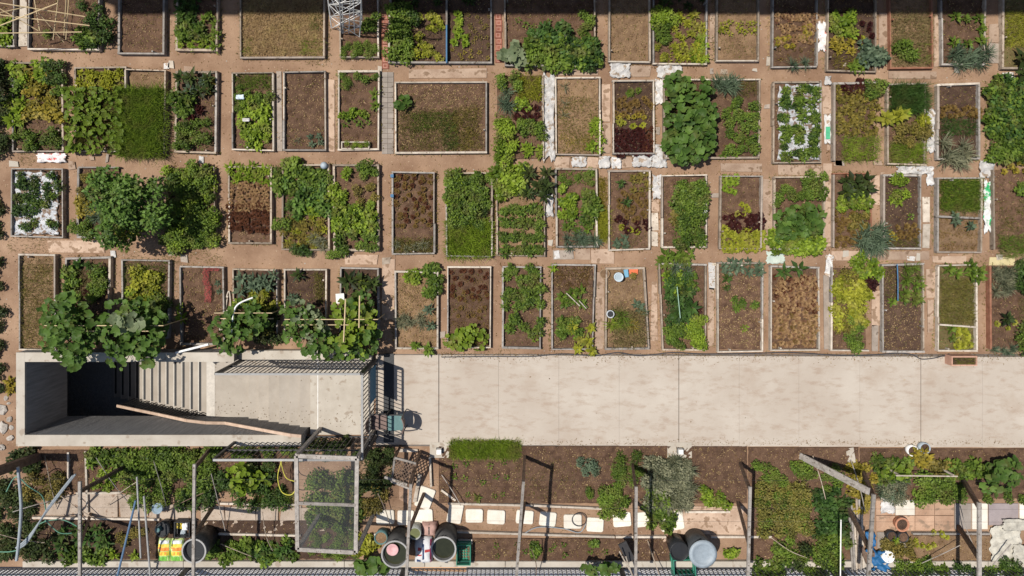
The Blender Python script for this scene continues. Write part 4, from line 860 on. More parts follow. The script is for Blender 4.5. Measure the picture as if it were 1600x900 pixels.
def cloth(x0, y0, x1, y1, mat, name, label, cat, amp=.018, z=.022, ragged=.12, parts=None):
    """a crumpled sheet of plastic or sacking"""
    a, b_ = P(x0, y1), P(x1, y0); W_, D_ = b_.x - a.x, b_.y - a.y; nx = max(9, int(W_ / .035)); ny = max(9, int(D_ / .035))
    u, v = np.meshgrid(np.linspace(-.5, .5, nx), np.linspace(-.5, .5, ny)); ph = N.uniform(0, 6.28, 6)
    ex = ragged * .5 * (np.sin(v * 9 + ph[0]) + np.sin(v * 23 + ph[1])) * .30 * u
    ey = ragged * .5 * (np.sin(u * 9 + ph[2]) + np.sin(u * 23 + ph[3])) * .30 * v
    X = u * W_ + ex * 4 * W_; Y = v * D_ + ey * 4 * D_
    Z = amp * (np.sin(X * 24 + Y * 13 + ph[4]) + np.sin(X * 11 - Y * 27 + ph[5]) + .6 * np.sin(X * 51 + Y * 44) + N.normal(0, .22, X.shape)); Z -= Z.min()
    i = (np.arange(ny - 1)[:, None] * nx + np.arange(nx - 1)[None]).ravel()
    o = obj(name, mesh(name, np.stack([X, Y, Z], -1).reshape(-1, 3), np.stack([i, i + 1, i + nx + 1, i + nx], -1), mat, smooth=True), None, ((a.x + b_.x) / 2, (a.y + b_.y) / 2, z), label=label, cat=cat)
    o.modifiers.new('thick', 'SOLIDIFY').thickness = .004
    return o
slab([(33, -5), (43, -5), (44, 72), (30, 73)], .005, .03, WOODW, 'path_board', 'pale broad board beside the bed crossed by bamboo canes', 'board')
cloth(847, 118, 866, 248, CLOTH, 'plastic_sheet', 'long white plastic sheet laid as a path beside patchy tan grass', 'sheet')
for x0, y0, x1, y1, lb in ((953, 99, 984, 122, 'white sheet beside the empty tan soil bed'), (1026, 102, 1064, 122, 'white sheet below the yellow-green bed'), (1023, 125, 1036, 163, 'white sheet beside the huge squash'), (893, 245, 916, 261, 'white scrap under the tan grass bed'),
        (935, 244, 953, 263, 'white scrap under the lettuce bed corner'), (955, 246, 970, 263, 'small white scrap beside the lettuce bed'), (988, 243, 1018, 261, 'white sheet under the banded lettuces'), (1018, 240, 1041, 262, 'white sheet at the end of the huge squash'), (1019, 274, 1034, 310, 'bluish white sheet by the rounded bush'), (852, 304, 864, 338, 'white scrap beside the potato rows'),
        (1446, 172, 1458, 238, 'white sheet beside the fan-leaved lime plant'), (1400, 260, 1452, 272, 'white rolled sheet above the dark soil bed'), (1446, 262, 1457, 290, 'white sheet corner by the grey framed bed'), (1528, 252, 1551, 278, 'crumpled white sack by the edge bed'), (1287, 120, 1297, 133, 'light blue scrap near the silver mulch'), (1563, 114, 1582, 124, 'white scrap beside the dark kale edge'), (1288, 398, 1300, 432, 'white rag hanging by the lettuce bed')):
    cloth(x0, y0, x1, y1, CLOTH, 'plastic_sheet', lb, 'sheet')
cloth(1022, 226, 1038, 250, CLOTH, 'plastic_sheet', 'white scrap between lettuce bed and squash', 'sheet')
cloth(1275, 36, 1289, 80, rough('white_red_film', (.66, .62, .60), (.74, .70, .68), 6, bump=.8, bscale=12, speck=((.6, .16, .12), 10, .62)), 'plastic_sheet', 'white and red plastic bag on the path by bronze lettuces', 'bag')
cloth(62, 240, 105, 254, rough('white_red_sack', (.66, .62, .60), (.74, .70, .68), 6, bump=.8, bscale=12, speck=((.55, .10, .10), 14, .58)), 'feed_sack', 'white sack with red print lying on the dirt path', 'sack', .02)
gb = cloth(1287, 180, 1297, 224, CLOTH, 'plastic_bag', 'white bag with a green printed panel by the silver mulch', 'bag', .006)
a = P(1292, 207); MB().box(-.055, -.16, .03, .055, .16, .034).build('printed_panel', plain('print_green', (.08, .42, .22)), gb, loc=(0, -.1, .01))
cloth(1535, 283, 1548, 362, rough('green_white_film', (.62, .62, .60), (.72, .72, .70), 6, bump=.8, bscale=14, speck=((.05, .42, .16), 6, .53)), 'plastic_bag', 'crumpled white and green plastic beside the lawn bed', 'bag', .014)
cloth(1197, 392, 1225, 412, rough('pale_aqua_film', (.42, .50, .44), (.55, .60, .52), 6, bump=.6, bscale=12), 'plastic_sheet', 'faded aqua sheet on the path below the glossy squash', 'sheet', .008)
# silver and white mulch films inside two beds
cloth(1214, 133, 1280, 250, CLOTHS, 'mulch_film', 'silvery mulch film spread under the potatoes', 'sheet', .010, SOILZ - .03, .04)
cloth(24, 269, 94, 366, CLOTHS, 'mulch_film', 'white mulch film under the dark plants', 'sheet', .010, SOILZ - .03, .04)
pl = [(433, 112, 441, 236, PLANKG, 'grey plank path beside pale scraps bed'), (512, 125, 524, 236, PLANK, 'tan plank path between bare bed and sparse bed'), (1109, 20, 1116, 66, PLANK, 'short plank beside the lime seedlings'),
      (1544, 38, 1560, 66, PLANK, 'ribbed board near the edge grass bed'), (1544, 68, 1560, 98, PLANKG, 'second ribbed board near the edge grass bed'), (1388, 111, 1462, 123, PLANK, 'row of ribbed boards below the dried weeds bed'), (1284, 135, 1297, 178, PLANK, 'tan board by the silver mulch bed'),
      (985, 103, 1016, 120, PLANK, 'tan board between two white sheets'), (866, 245, 890, 262, PLANK, 'tan board beneath the tan grass bed'), (917, 246, 934, 262, PLANK, 'square tan board between white scraps'), (970, 246, 987, 262, PLANK, 'grey tan board between white scraps'),
      (76, 376, 165, 394, PLANK, 'long flattened tan board under the white mulch bed'), (864, 390, 896, 406, PLANKG, 'grey board below scattered greens'), (898, 390, 922, 405, PLANK, 'tan board below scattered greens'), (923, 389, 960, 412, PLANK, 'broad tan board above the messy bed'),
      (940, 132, 954, 190, PLANK, 'tan board path by the banded lettuces'), (940, 192, 954, 240, PLANK, 'second tan board path by the banded lettuces'), (1017, 332, 1028, 360, WOODW, 'white board beside the rounded bush'), (1018, 362, 1027, 385, WOODW, 'shorter white board beside the rounded bush'), (1016, 312, 1029, 330, PLANK, 'brown board beside the rounded bush'),
      (1441, 308, 1452, 348, WOODW, 'white board beside the lone green bush'), (1441, 350, 1452, 388, WOODW, 'lower white board beside the lone green bush'), (1545, 401, 1584, 414, rough('yellow_board', (.55, .45, .24), (.62, .53, .31), 4), 'pale yellow board at the edge beds'), (1456, 400, 1509, 411, PLANK, 'long tan board below the lawn and mulch bed'),
      (1362, 455, 1375, 508, PLANK, 'tan board left of the dark soil bed with tube'), (1361, 508, 1371, 548, PLANKG, 'mauve grey board left of the dark soil bed with tube'), (1447, 420, 1459, 466, PLANK, 'tan board beside the short lawn'), (1448, 468, 1457, 520, PLANK, 'lower tan board beside the short lawn'),
      (1287, 430, 1294, 545, PLANKG, 'grey plank beside the lime foliage bed'), (1286, 255, 1298, 385, PLANK, 'long tan plank beside the pale leek fan'), (1017, 440, 1027, 532, PLANK, 'tan plank beside the tall mixed greens'), (931, 425, 944, 545, PLANK, 'tan plank beside the messy bed'), (1106, 450, 1115, 540, PLANK, 'tan plank between mixed greens and bare bed'),
      (1374, 270, 1380, 385, PLANK, 'tan plank left of the lone bush bed'), (1362, 275, 1373, 320, PLANK, 'tan board right of dark kale'), (598, 405, 616, 500, PLANK, 'tan board path left of the straw mulch bed'), (1372, 20, 1388, 100, PLANK, 'tan board beside dried weeds'), (1459, 22, 1469, 104, PLANK, 'narrow plank beside the young kale'), (1107, 410, 1116, 452, CLOTH, 'pale printed feed bag folded between two beds'),
      (1298, 392, 1360, 408, PLANK, 'tan board under the pale leek fan'), (1368, 392, 1450, 406, PLANK, 'tan board under the lone bush bed'), (1215, 258, 1284, 274, PLANK, 'tan board below the silver mulch'), (1126, 255, 1190, 268, PLANK, 'tan board above the wine lettuce bed'), (868, 108, 935, 118, PLANK, 'narrow board below the dark bush mass'), (540, 398, 590, 412, PLANK, 'tan board below the lush bed'), (640, 108, 760, 122, PLANK, 'long tan board below the blue divider bed'), (1190, 280, 1206, 390, PLANK, 'tan board between wine lettuces and squash'), (1112, 125, 1118, 126, PLANK, '')]
for x0, y0, x1, y1, mt, lb in pl:
    if lb: slab(rect(x0, y0, x1, y1, 1.2), .004, .022, mt, 'path_board', lb, 'board')
# grey paved strip and red tile strips
gp = thing('paved_path', 'narrow grey paved strip beside the broad square bed', 'path', (0, 0, 0))
for j in range(16):
    for i in range(2):
        a, c_ = P(597 + i * 9.2, 113 + j * 8 + 7.5), P(597 + i * 9.2 + 8.8, 113 + j * 8)
        MB().box(a.x, a.y, .0, c_.x, c_.y, .02 + R.uniform(0, .006)).build('paver', GREYT, gp)
for lb, col, ys in (('red tile strip beside the small lattice bed', [596, 600], 9), ('red tile strip beside the dark bush mass', [773, 773], 8)):
    t = thing('tile_path', lb, 'path', (0, 0, 0))
    for j in range(ys):
        x = col[0] + (1 if j % 3 else 0); y = 22 + j * 9.6; a, c_ = P(x, y + 9), P(x + 10.6, y)
        tl = MB().box(a.x, a.y, 0, c_.x, c_.y, .025).build('tile', TILE, t)
        m = MB(); cx, cy = (a.x + c_.x) / 2, (a.y + c_.y) / 2; w0, w1 = .055, .038
        for bx in ((-w0, -w0, w0, -w1), (-w0, w1, w0, w0), (-w0, -w1, -w1, w1), (w1, -w1, w0, w1)): m.box(cx + bx[0], cy + bx[1], .0255, cx + bx[2], cy + bx[3], .029)
        m.build('tile_motif', TILE2, tl)
# doubled boards and the boxed planters
def planter(x0, y0, x1, y1, mat, h, label, z=0, col='bright'):
    c = P((x0 + x1) / 2, (y0 + y1) / 2, 0); a, b_ = P(x0, y1, h), P(x1, y0, h); t = thing('planter_box', label, 'planter', (c.x, c.y, z))
    A = (a.x - c.x, a.y - c.y); B = (b_.x - c.x, b_.y - c.y); w_ = .03
    for bx in ((A[0], A[1], B[0], A[1] + w_), (A[0], B[1] - w_, B[0], B[1]), (A[0], A[1] + w_ + .002, A[0] + w_, B[1] - w_ - .002), (B[0] - w_, A[1] + w_ + .002, B[0], B[1] - w_ - .002)):
        MB().box(bx[0], bx[1], 0, bx[2], bx[3], h).build('board', mat, t)
    MB().box(A[0] + w_, A[1] + w_, 0, B[0] - w_, B[1] - w_, h - .05).build('soil', SOILD, t); BED[0] = label
planter(533, 221, 577, 233, WOODW, .2, 'small pale box planter filled with bright herbs', .0); crop('herb', 'bright', 536, 222, 575, 232, 8, .5, z=.17)
planter(1485, 556, 1525, 571, rough('planter_terracotta', (.42, .24, .17), (.52, .31, .23), 5), .28, 'terracotta coloured box planter standing on the concrete walkway', .05); grass('turf', 1488, 559, 1523, 569, 3500, .09, z=.27, word='grass', edge=False)

# ------------------------------------------------------------------ small props on the plots
def tub(x, y, r, h, mat, label, name='bucket', cat='bucket', fill=None, z=0, wall=.02, lid=None, rimm=None, taper=.88, group=None):
    """open vessel; x, y is the centre of its rim in the photograph"""
    p = P(x, y, z + h); t = thing(name, label, cat, (p.x, p.y, z), 0, group)
    MB().lathe([(r * taper, 0), (r, h), (r - wall, h), (r * taper - wall, .02)], 28).build('body', mat, t, True)
    if rimm: MB().lathe([(r - .005, h - .03), (r + .018, h - .025), (r + .018, h + .008), (r - wall, h + .008), (r - wall, h - .03)], 28, cap=False).build('rim', rimm, t)
    if fill: MB().lathe([(r * .97 - wall, h * .88), (r * .97 - wall + .001, h * .89)], 24).build('contents', fill, t)
    if lid: MB().lathe([(r + .025, h + .004), (r + .03, h + .03), (r * .8, h + .05), (r * .78, h + .04), (r * .3, h + .045), (.02, h + .05)], 28).build('lid', lid, t, True)
    return t
tub(945, 428, .13, .14, rough('basket', (.22, .15, .09), (.36, .26, .17), 20), 'round brown wicker basket at the corner of the messy bed', 'basket', 'basket', SOILT)
tub(967, 433, .12, .22, plain('pale_blue_plastic', (.45, .52, .56)), 'pale blue bucket standing in the messy bed', fill=plain('pale_water', (.35, .42, .46)), z=SOILZ)
tub(954, 491, .10, .2, plain('white_tin', (.55, .58, .6)), 'tipped looking white tin among dry stalks', 'tin', 'tin', BLACK, z=SOILZ)
slab([(981, 418), (996, 417), (995, 428), (982, 427)], .1, .03, ORANGE, 'plastic_scrap', 'orange plastic piece at the messy bed', 'lid')
slab([(973, 421), (980, 420), (981, 432), (975, 433)], .1, .03, plain('sky_blue', (.16, .36, .5)), 'plastic_scrap', 'light blue plastic piece at the messy bed', 'lid')
t = thing('bowl', 'white enamel bowl with a blue ring at the rounded bush', 'bowl', P(1099, 328, .12))
MB().lathe([(.05, 0), (.095, .06), (.088, .06), (.045, .01)], 20).build('body', WHITE, t, True); MB().lathe([(.04, .012), (.03, .016)], 16).build('ring', BLUE, t)
t = MB().lathe([(.07, 0), (.10, .1), (.07, .17), (.03, .19)], 16).build('kettle_pot', GALV, None, True, loc=P(508, 259, .1), label='dull grey metal pot on the edge of the tangled vine bed', cat='pot')
slab([(527, 458), (540, 457), (541, 472), (528, 473)], .16, .02, WHITE, 'white_board', 'small white square board on the big kale bed', 'board')
for y in (275, 306): MB().box(-.04, -.04, 0, .04, .04, .05).build('clip', BLUE, None, loc=P(613, y, .165), label='small blue clip on the frame of the bronze seedling bed', cat='clip', group='blue clips')
MB().tube(curve_pts([P(1402, 413, .3), P(1403, 440, .3), P(1403, 470, .3)]), .014, 8).build('tube', BLUE, label='blue plastic tube over the dark soil bed', cat='tube')
m = cloth(322, 418, 346, 423, REDN, 'garden_netting', 'red netting end folded along the far board of the brown bed', 'netting', .01, .11); cloth(320, 422, 330, 446, REDN, 'garden_netting', 'upper length of red netting lying on the brown bed', 'netting', .012, .1, .2); cloth(323, 444, 334, 471, REDN, 'garden_netting', 'lower length of red netting lying on the brown bed', 'netting', .012, .11, .2)
cloth(376, 151, 388, 158, rough('pale_scrap', (.45, .58, .68), (.72, .76, .78), 12, bump=.6, bscale=12), 'plastic_scrap', 'pale blue scrap among green leaves', 'scrap', .012, .26)
cloth(385, 187, 396, 192, CLOTH, 'plastic_scrap', 'white scrap among green leaves', 'scrap', .012, .24)
MB().tube(curve_pts([P(352, 470, .05), P(358, 455, .05), P(360, 480, .05), P(353, 484, .05), P(356, 462, .05)]), .02, 6).build('rope_coil', WOODW, label='pale tangle of rope beside the brown netting bed', cat='rope')
MB().tube([P(275, 551, .62), P(326, 538, .62)], .03, 8).build('pole', WHITE, label='white pole resting on the stairwell parapet', cat='pole')
MB().tube(curve_pts([P(362, 520, .9), P(368, 480, 1.0), P(395, 465, .9)]), .022, 6).build('bent_pole', WHITE, label='white bent pole rising through the climbing squash', cat='pole')
MB().tube([P(1058, 448, .5), P(1063, 497, .5)], .012, 6).build('stake', plain('green_stake', (.30, .45, .34)), label='thin green stake lying in the tall mixed greens', cat='stake')
for q in (((885, 458), (906, 478)), ((905, 470), (916, 482))): MB().tube([P(*q[0], .35), P(*q[1], .2)], .014, 5).build('stick', WOODW, label='pale stick leaning in the leafy clump', cat='stick', group='pale sticks in the leafy clump')
# hose along the walkway edge
hz = [P(x, y, .065) for x, y in ((690, 558), (760, 557), (830, 557), (880, 553), (930, 556), (965, 551), (1000, 556), (1050, 551), (1100, 553), (1180, 552), (1240, 551), (1330, 556), (1400, 552), (1425, 554), (1440, 561), (1462, 559), (1484, 553))]
MB().tube(curve_pts(hz), .014, 6).build('garden_hose', HOSE, label='long dark hose snaking along the edge of the walkway', cat='hose')
# bamboo canes over the corner bed
for a, c_, z1, z2 in (((-10, 3), (133, 26), 1.5, 1.1), ((-10, 22), (140, 40), 1.3, .9), ((-10, 52), (128, 50), 1.2, 1.0), ((-10, 8), (60, 48), 1.3, .8), ((0, 20), (45, 10), 1.5, 1.2), ((52, -10), (62, 48), 1.0, .8), ((92, -10), (83, 62), 1.2, .5), ((108, -10), (103, 62), 1.2, .4), ((104, -10), (100, 55), 1.3, .5), ((60, 20), (100, 66), .9, .3), ((0, 40), (90, 5), 1.2, 1.4)):
    MB().tube([P(*a, z1), P(*c_, z2)], .013, 5).build('bamboo_cane', BAMB, label='long bamboo cane slung across the corner beds', cat='cane', group='bamboo canes over the corner beds')
# the white lattice tower
t = thing('lattice_tower', 'white lattice tower of crossed bars rising beside the small bed', 'tower', P(540, 48, 0)); tb = P(540, 48, 0)
legs = []
for bx, by, tx, ty in ((518, 44, 505, -62), (533, 52, 528, -30), (562, 58, 566, -40), (566, 34, 562, -64)):
    g = P(bx, by, .05); k_ = P(tx, ty, 3.4); legs.append((g - tb, k_ - tb))
for a, c_ in legs: MB().beam(a, c_, .022, .022).build('leg', WHITE, t)
for i in range(4):
    (a0, a1), (b0, b1) = legs[i], legs[(i + 1) % 4]
    for k in range(5):
        u0, u1 = k / 5, (k + 1) / 5
        MB().beam(a0.lerp(a1, u0), b0.lerp(b1, u1), .012, .012).build('brace', WHITE, t); MB().beam(b0.lerp(b1, u0), a0.lerp(a1, u1), .012, .012).build('brace', WHITE, t)
        MB().beam(a0.lerp(a1, u1), b0.lerp(b1, u1), .010, .010).build('crossbar', WHITE, t)
for k in range(3):
    x = 536 + k * 9; MB().beam(P(x, 52, .1) - tb, P(x + R.uniform(-8, 8), -40, 3.0) - tb, .018, .018).build('upright', WHITE, t)
# stones at the left edge
for x, y, r in ((4, 640, .14), (15, 655, .10), (6, 668, .17), (17, 684, .12), (3, 698, .15), (10, 622, .08), (14, 630, .06), (18, 668, .07)):
    v, f = [], []; m = MB(); m.lathe([(r * .8, 0), (r, r * .3), (r * .7, r * .55), (r * .2, r * .62)], 9)
    e1, e2 = R.uniform(.7, 1.2), R.uniform(.55, 1.0); m.v = [(a * e1 * R.uniform(.72, 1.2), b_ * e2 * R.uniform(.72, 1.2), c_ * R.uniform(.5, .9)) for a, b_, c_ in m.v]
    m.build('boulder', ROCK, None, loc=P(x, y), rz=R.uniform(0, 6), label='pale boulder beside the stairwell corner', cat='boulder', group='pale boulders by the stairwell')
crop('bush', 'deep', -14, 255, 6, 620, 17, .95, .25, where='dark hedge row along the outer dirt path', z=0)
crop('leaf', 'yel', 6, 590, 20, 612, 13, 1, where='gap beside the stairwell corner', z=0)

# scraps dropped along the paths
for k in range(46):
    x, y = R.choice([(R.uniform(20, 1590), R.choice([105, 250, 402]) + R.uniform(-8, 8)), (R.choice([268, 350, 436, 604, 690, 860, 945, 1028, 1114, 1200, 1290, 1376, 1456, 1542]) + R.uniform(-5, 5), R.uniform(30, 540))])
    w0, h0 = R.uniform(2.5, 7), R.uniform(2.5, 7)
    slab([(x - w0 + R.uniform(-2, 2), y - h0), (x + w0, y - h0 + R.uniform(-2, 2)), (x + w0 + R.uniform(-2, 2), y + h0), (x - w0, y + h0 + R.uniform(-2, 2))], .026, .006, R.choice([CLOTH, PLANK, PLANKG, WOODW, CONCW, WOOD]), 'scrap', 'small flat scrap lying on the dirt paths between beds', 'scrap', group='scraps on the dirt paths')
# ------------------------------------------------------------------ the strip between walkway and street fence
def plot(label, x0, y0, x1, y1, mat, chip, z=.05, amp=.02):
    a, b_ = P(x0, y1), P(x1, y0); c = ((a.x + b_.x) / 2, (a.y + b_.y) / 2)
    t = thing('garden_plot', label, 'garden plot', (c[0], c[1], 0)); hx, hy = (b_.x - a.x) / 2, (b_.y - a.y) / 2
    obj('soil', soil_mesh(-hx, -hy, hx, hy, mat, amp, z + .03), t); chips(-hx, -hy, hx, hy, chip[1] * 1.8, chip[0], t, (.012, .06), z=z); chips(-hx, -hy, hx, hy, 150, 'brown', t, (.02, .06), z, 'dead_leaves'); BED[0] = label; return t
def edging(x0, y0, x1, y1, label, mat=WOOD, h=.1):
    return MB().beam(P(x0, y0, h / 2), P(x1, y1, h / 2), .05, h).build('edging_board', mat, label=label, cat='board')
Z5 = .05
plot('long tilled plot beside the concrete walkway', 686, 696, 1166, 785, SOIL, ('straw', 260))
crop('sprout', 'mid', 700, 716, 800, 780, (22, 20), 1.3, .2, .25, z=Z5); grass('turf', 800, 716, 905, 780, 500, .07, thin=.5, z=Z5, word='weeds')
crop('bush', 'blue', 904, 716, 928, 742, 13, .75, z=Z5); crop('herb', 'mid', 952, 712, 1000, 746, 13, 1.0, z=Z5); crop('bush', 'mid', 934, 756, 972, 806, 12.5, .9, .05, z=Z5); crop('bush', 'mid', 908, 758, 924, 778, 12, .6, z=Z5)
crop('tuft', 'grey', 1012, 716, 1080, 795, 12, .62, z=.1); crop('bush', 'grey', 1012, 716, 1078, 790, 15, 1.05, z=Z5); crop('bean', 'mid', 1008, 760, 1046, 822, 12, 1.0, z=Z5); crop('bean', 'bright', 1098, 760, 1136, 790, 11, .8, .1, z=Z5); crop('leaf', 'mid', 738, 768, 748, 780, 10, .8, z=Z5)
BED[0] = 'clipped strip beside the concrete walkway'
grass('bright', 703, 687, 812, 714, 6500, .16, .012, z=.02, word='clipped grass hedge', edge=False); grass('mid', 704, 688, 812, 714, 2500, .14, .012, z=.02, word='grass blades', edge=False)
for x0, x1, lb in ((672, 702, 'square concrete footing beside the clipped grass'), (1042, 1080, 'square concrete footing by the silvery shrub')):
    t = thing('footing', lb, 'footing', P((x0 + x1) / 2, 702)); w2 = (x1 - x0) / 2 * H / F
    MB().box(-w2, -.2, 0, w2, .2, .06).build('pad', CONCW, t); MB().box(-.08, -.07, .062, .08, .07, .1).build('base', DARKM, t); MB().box(-.06, -.06, .1, .06, .06, .22).build('lamp_box', WHITE, t)
edging(700, 786, 832, 789, 'pale edging board along the tilled plot', WOODW); edging(690, 765, 712, 781, 'short slanted edging board by the loose pavers', WOODW); edging(834, 789, 944, 794, 'edging board along the clipped middle of the plot', WOODW); edging(1070, 799, 1140, 799, 'edging board by the bean plants', WOODW)
edging(585, 834, 690, 832, 'lower edging board behind the barrels', WOODW); edging(712, 830, 960, 838, 'long lower edging board under the stepping stones', WOODW); edging(962, 838, 1040, 838, 'lower edging board near the dustbin', WOODW); edging(1110, 838, 1205, 838, 'edging board past the dustbin', WOODW); edging(672, 714, 674, 760, 'upright pale board beside the footing', WOODW)
plot('lower tilled strip along the kerb', 732, 840, 1045, 874, SOIL, ('straw', 220)); crop('bean', 'mid', 828, 842, 842, 872, 11, .7, .2, z=Z5); crop('bean', 'mid', 918, 846, 930, 858, 10, .7, z=Z5); crop('sprout', 'mid', 750, 845, 1000, 870, (32, 14), 1.2, .4, z=Z5)
# stepping stones
def stone(x, y, w_, h_, rz, label='pale rounded stepping stone on the dirt path'):
    t = P(x, y, .04); a, b_ = w_ / 2 * H / F, h_ / 2 * H / F; m = MB(); pts = []
    for cx, cy, a0 in ((a - .05, b_ - .05, 0), (-a + .05, b_ - .05, 90), (-a + .05, -b_ + .05, 180), (a - .05, -b_ + .05, 270)):
        for k in range(4): an = math.radians(a0 + k * 30); pts.append((cx + .05 * math.cos(an) + R.uniform(-.004, .004), cy + .05 * math.sin(an)))
    n = len(pts); m.v = [(p[0], p[1], 0) for p in pts] + [(p[0], p[1], .04) for p in pts] + [(p[0] * .95, p[1] * .95, .052) for p in pts]
    for L_ in (0, n): m.f += [[L_ + i, L_ + (i + 1) % n, L_ + n + (i + 1) % n, L_ + n + i] for i in range(n)]
    m.f.append([2 * n + i for i in range(n)]); t.z = .002
    m.build('stepping_stone', PAVE, None, loc=t, rz=rz, label=label, cat='paving stone', group='stepping stones on the dirt path' if label.startswith('pale rounded') else None)
for x, y, w_, h_, rz in ((602, 808, 28, 22, 0), (634, 809, 26, 23, 0), (662, 807, 28, 22, .05), (741, 806, 27, 21, 0), (775, 808, 28, 22, -.05), (820, 808, 27, 21, -.08), (856, 811, 26, 22, -.1), (895, 815, 28, 22, 0), (930, 820, 26, 22, -.06), (972, 812, 28, 22, .08), (1003, 812, 22, 23, .1)): stone(x, y, w_, h_, rz)
stone(664, 778, 25, 33, -.35, 'loose tilted rectangular paver beside the lattice'); stone(711, 802, 23, 31, -.18, 'slanted rectangular paver in line with the stepping stones'); stone(1050, 814, 36, 30, .15, 'largest pale paver at the silvery shrub')
# barrels, buckets, bags
tub(617, 866, .325, .88, rough('barrel_dark', (.055, .055, .055), (.10, .098, .095), 5, bump=.1), 'open dark barrel of water with a pink bowl inside', 'water_barrel', 'barrel', WATER, rimm=STEEL, taper=.95)
tub(693, 858, .30, .88, rough('barrel_dark', (.055, .055, .055), (.1, .1, .1), 5), 'open dark barrel of water beside the printed white sack', 'water_barrel', 'barrel', WATER, rimm=STEEL, taper=.95)
tub(303, 861, .29, .88, BLACK, 'empty black barrel with a pale rim near the colourful sacks', 'water_barrel', 'barrel', BLACK, rimm=STEEL, taper=.95)
tub(1098, 865, .32, .8, plain('dustbin_grey', (.05, .055, .06)), 'dark dustbin with a blue-grey lid', 'dustbin', 'dustbin', lid=GALV)
tub(1062, 862, .24, .6, BLACK, 'black upright tub beside the lidded dustbin', 'tub', 'tub', BLACK)
t = thing('bowl', 'pink bowl floating in the dark water barrel', 'bowl', P(614, 857, .785)); MB().lathe([(.08, 0), (.15, .07), (.14, .075), (.07, .012)], 22).build('body', PINK, t, True)
tub(595, 841, .17, .3, TEAL, 'teal pot of soil beside the water barrel', 'plant_pot', 'pot', SOILT); tub(648, 834, .16, .42, plain('pot_grey', (.32, .33, .3)), 'grey pot of green water by the pink bag', 'plant_pot', 'pot', plain('green_water', (.10, .11, .04)))
tub(245, 795, .14, .25, plain('bucket_blue', (.28, .36, .42)), 'blue-grey bucket on the path by the leaning poles', fill=plain('bucket_water', (.22, .3, .36)))
tub(253, 828, .19, .32, BLACK, 'black tub with a teal can inside', 'tub', 'tub', BLACK)
MB().lathe([(.06, 0), (.06, .12), (.05, .13)], 14).build('can', TEAL, None, loc=P(250, 825, .28), label='teal can sitting in the black tub', cat='can')
def bag(x, y, w_, h_, th, mat, label, z=0, marks=(), name='sack', rz=0):
    """a filled sack lying flat with a printed face"""
    p = P(x, y, z + th); t = thing(name, label, 'sack', (p.x, p.y, z), rz); a, b_ = w_ / 2 * H / F, h_ / 2 * H / F; nx, ny = 11, 13; v, f = [], []
    for s_ in (1, 0):
        for j in range(ny):
            for i in range(nx):
                u, q = i / (nx - 1) * 2 - 1, j / (ny - 1) * 2 - 1; e = (1 - u ** 4) * (1 - q ** 4)
                v.append((u * a * (1 + .04 * math.sin(q * 5)), q * b_ * (1 + .03 * math.sin(u * 4)), (th * .35 + th * .65 * e ** .6 + .012 * math.sin(u * 7 + q * 5)) if s_ else 0))
    for s_ in (0, 1):
        o = s_ * nx * ny
        for j in range(ny - 1):
            for i in range(nx - 1):
                k = [o + j * nx + i, o + j * nx + i + 1, o + (j + 1) * nx + i + 1, o + (j + 1) * nx + i]; f.append(k if s_ == 0 else k[::-1])
    bd = [j * nx for j in range(ny)] ; 
    ring = list(range(nx)) + [j * nx + nx - 1 for j in range(1, ny)] + [(ny - 1) * nx + i for i in range(nx - 2, -1, -1)] + [j * nx for j in range(ny - 2, 0, -1)]
    for i in range(len(ring)): q0, q1 = ring[i], ring[(i + 1) % len(ring)]; f.append([q0, q1, q1 + nx * ny, q0 + nx * ny][::-1])
    obj('body', mesh('body', v, f, mat, smooth=True), t)
    for (mx0, my0, mx1, my1, mm) in marks:
        mv, mf = [], []
        for j in range(6):
            for i in range(6):
                u, q = mx0 + (mx1 - mx0) * i / 5, my0 + (my1 - my0) * j / 5; e = max((1 - u ** 4) * (1 - q ** 4), 0)
                mv.append((u * a, q * b_, th * .35 + th * .65 * e ** .6 + .012 * math.sin(u * 7 + q * 5) + .006))
        for j in range(5):
            for i in range(5): mf.append([j * 6 + i, j * 6 + i + 1, (j + 1) * 6 + i + 1, (j + 1) * 6 + i])
        obj('printed_mark', mesh('print', mv, mf, mm), t)
SACK = rough('sack_white', (.62, .62, .64), (.74, .74, .75), 8, bump=.4, bscale=12)
NAVY = plain('print_navy', (.02, .04, .11)); CRIM = plain('print_crimson', (.42, .05, .05)); YEL = plain('print_yellow', (.72, .55, .06)); GRN = plain('print_leaf', (.16, .42, .06)); ORG = plain('print_orange', (.72, .24, .04)); MAG = plain('print_maroon', (.26, .03, .10))
bag(661, 863, 27, 40, .22, SACK, 'white feed sack with navy stripe and red bird print', marks=((-.08, -.9, .12, .9, NAVY), (-.6, .1, -.2, .35, CRIM), (.2, .0, .75, .2, CRIM), (.75, -.85, .93, .9, MAG), (-.75, -.8, -.3, -.6, NAVY), (-.7, -.28, -.15, -.18, CRIM)))
bag(670, 830, 24, 20, .25, rough('bag_pink', (.40, .24, .20), (.52, .33, .28), 6, bump=.3), 'tied dusty pink bag beside the grey pot', marks=((-.06, -.9, .1, .9, BLACK),))
for k, x in enumerate((255, 275)): bag(x, 862, 20.5, 36, .16, rough('sack_green', (.42, .55, .2), (.55, .66, .3), 6, bump=.3), 'green and orange printed compost sack beside the black barrel' , marks=((-.85, .05, .8, .34, ORG), (-.8, .36, .8, .62, YEL), (-.7, .66, .75, .9, SACK), (-.8, -.35, .8, .0, YEL), (-.85, -.85, .8, -.42, GRN), (-.5, -.25, .5, -.05, ORG)))
for o in bpy.data.objects:
    if o.get('label', '').startswith('green and orange printed'): o['group'] = 'compost sacks'
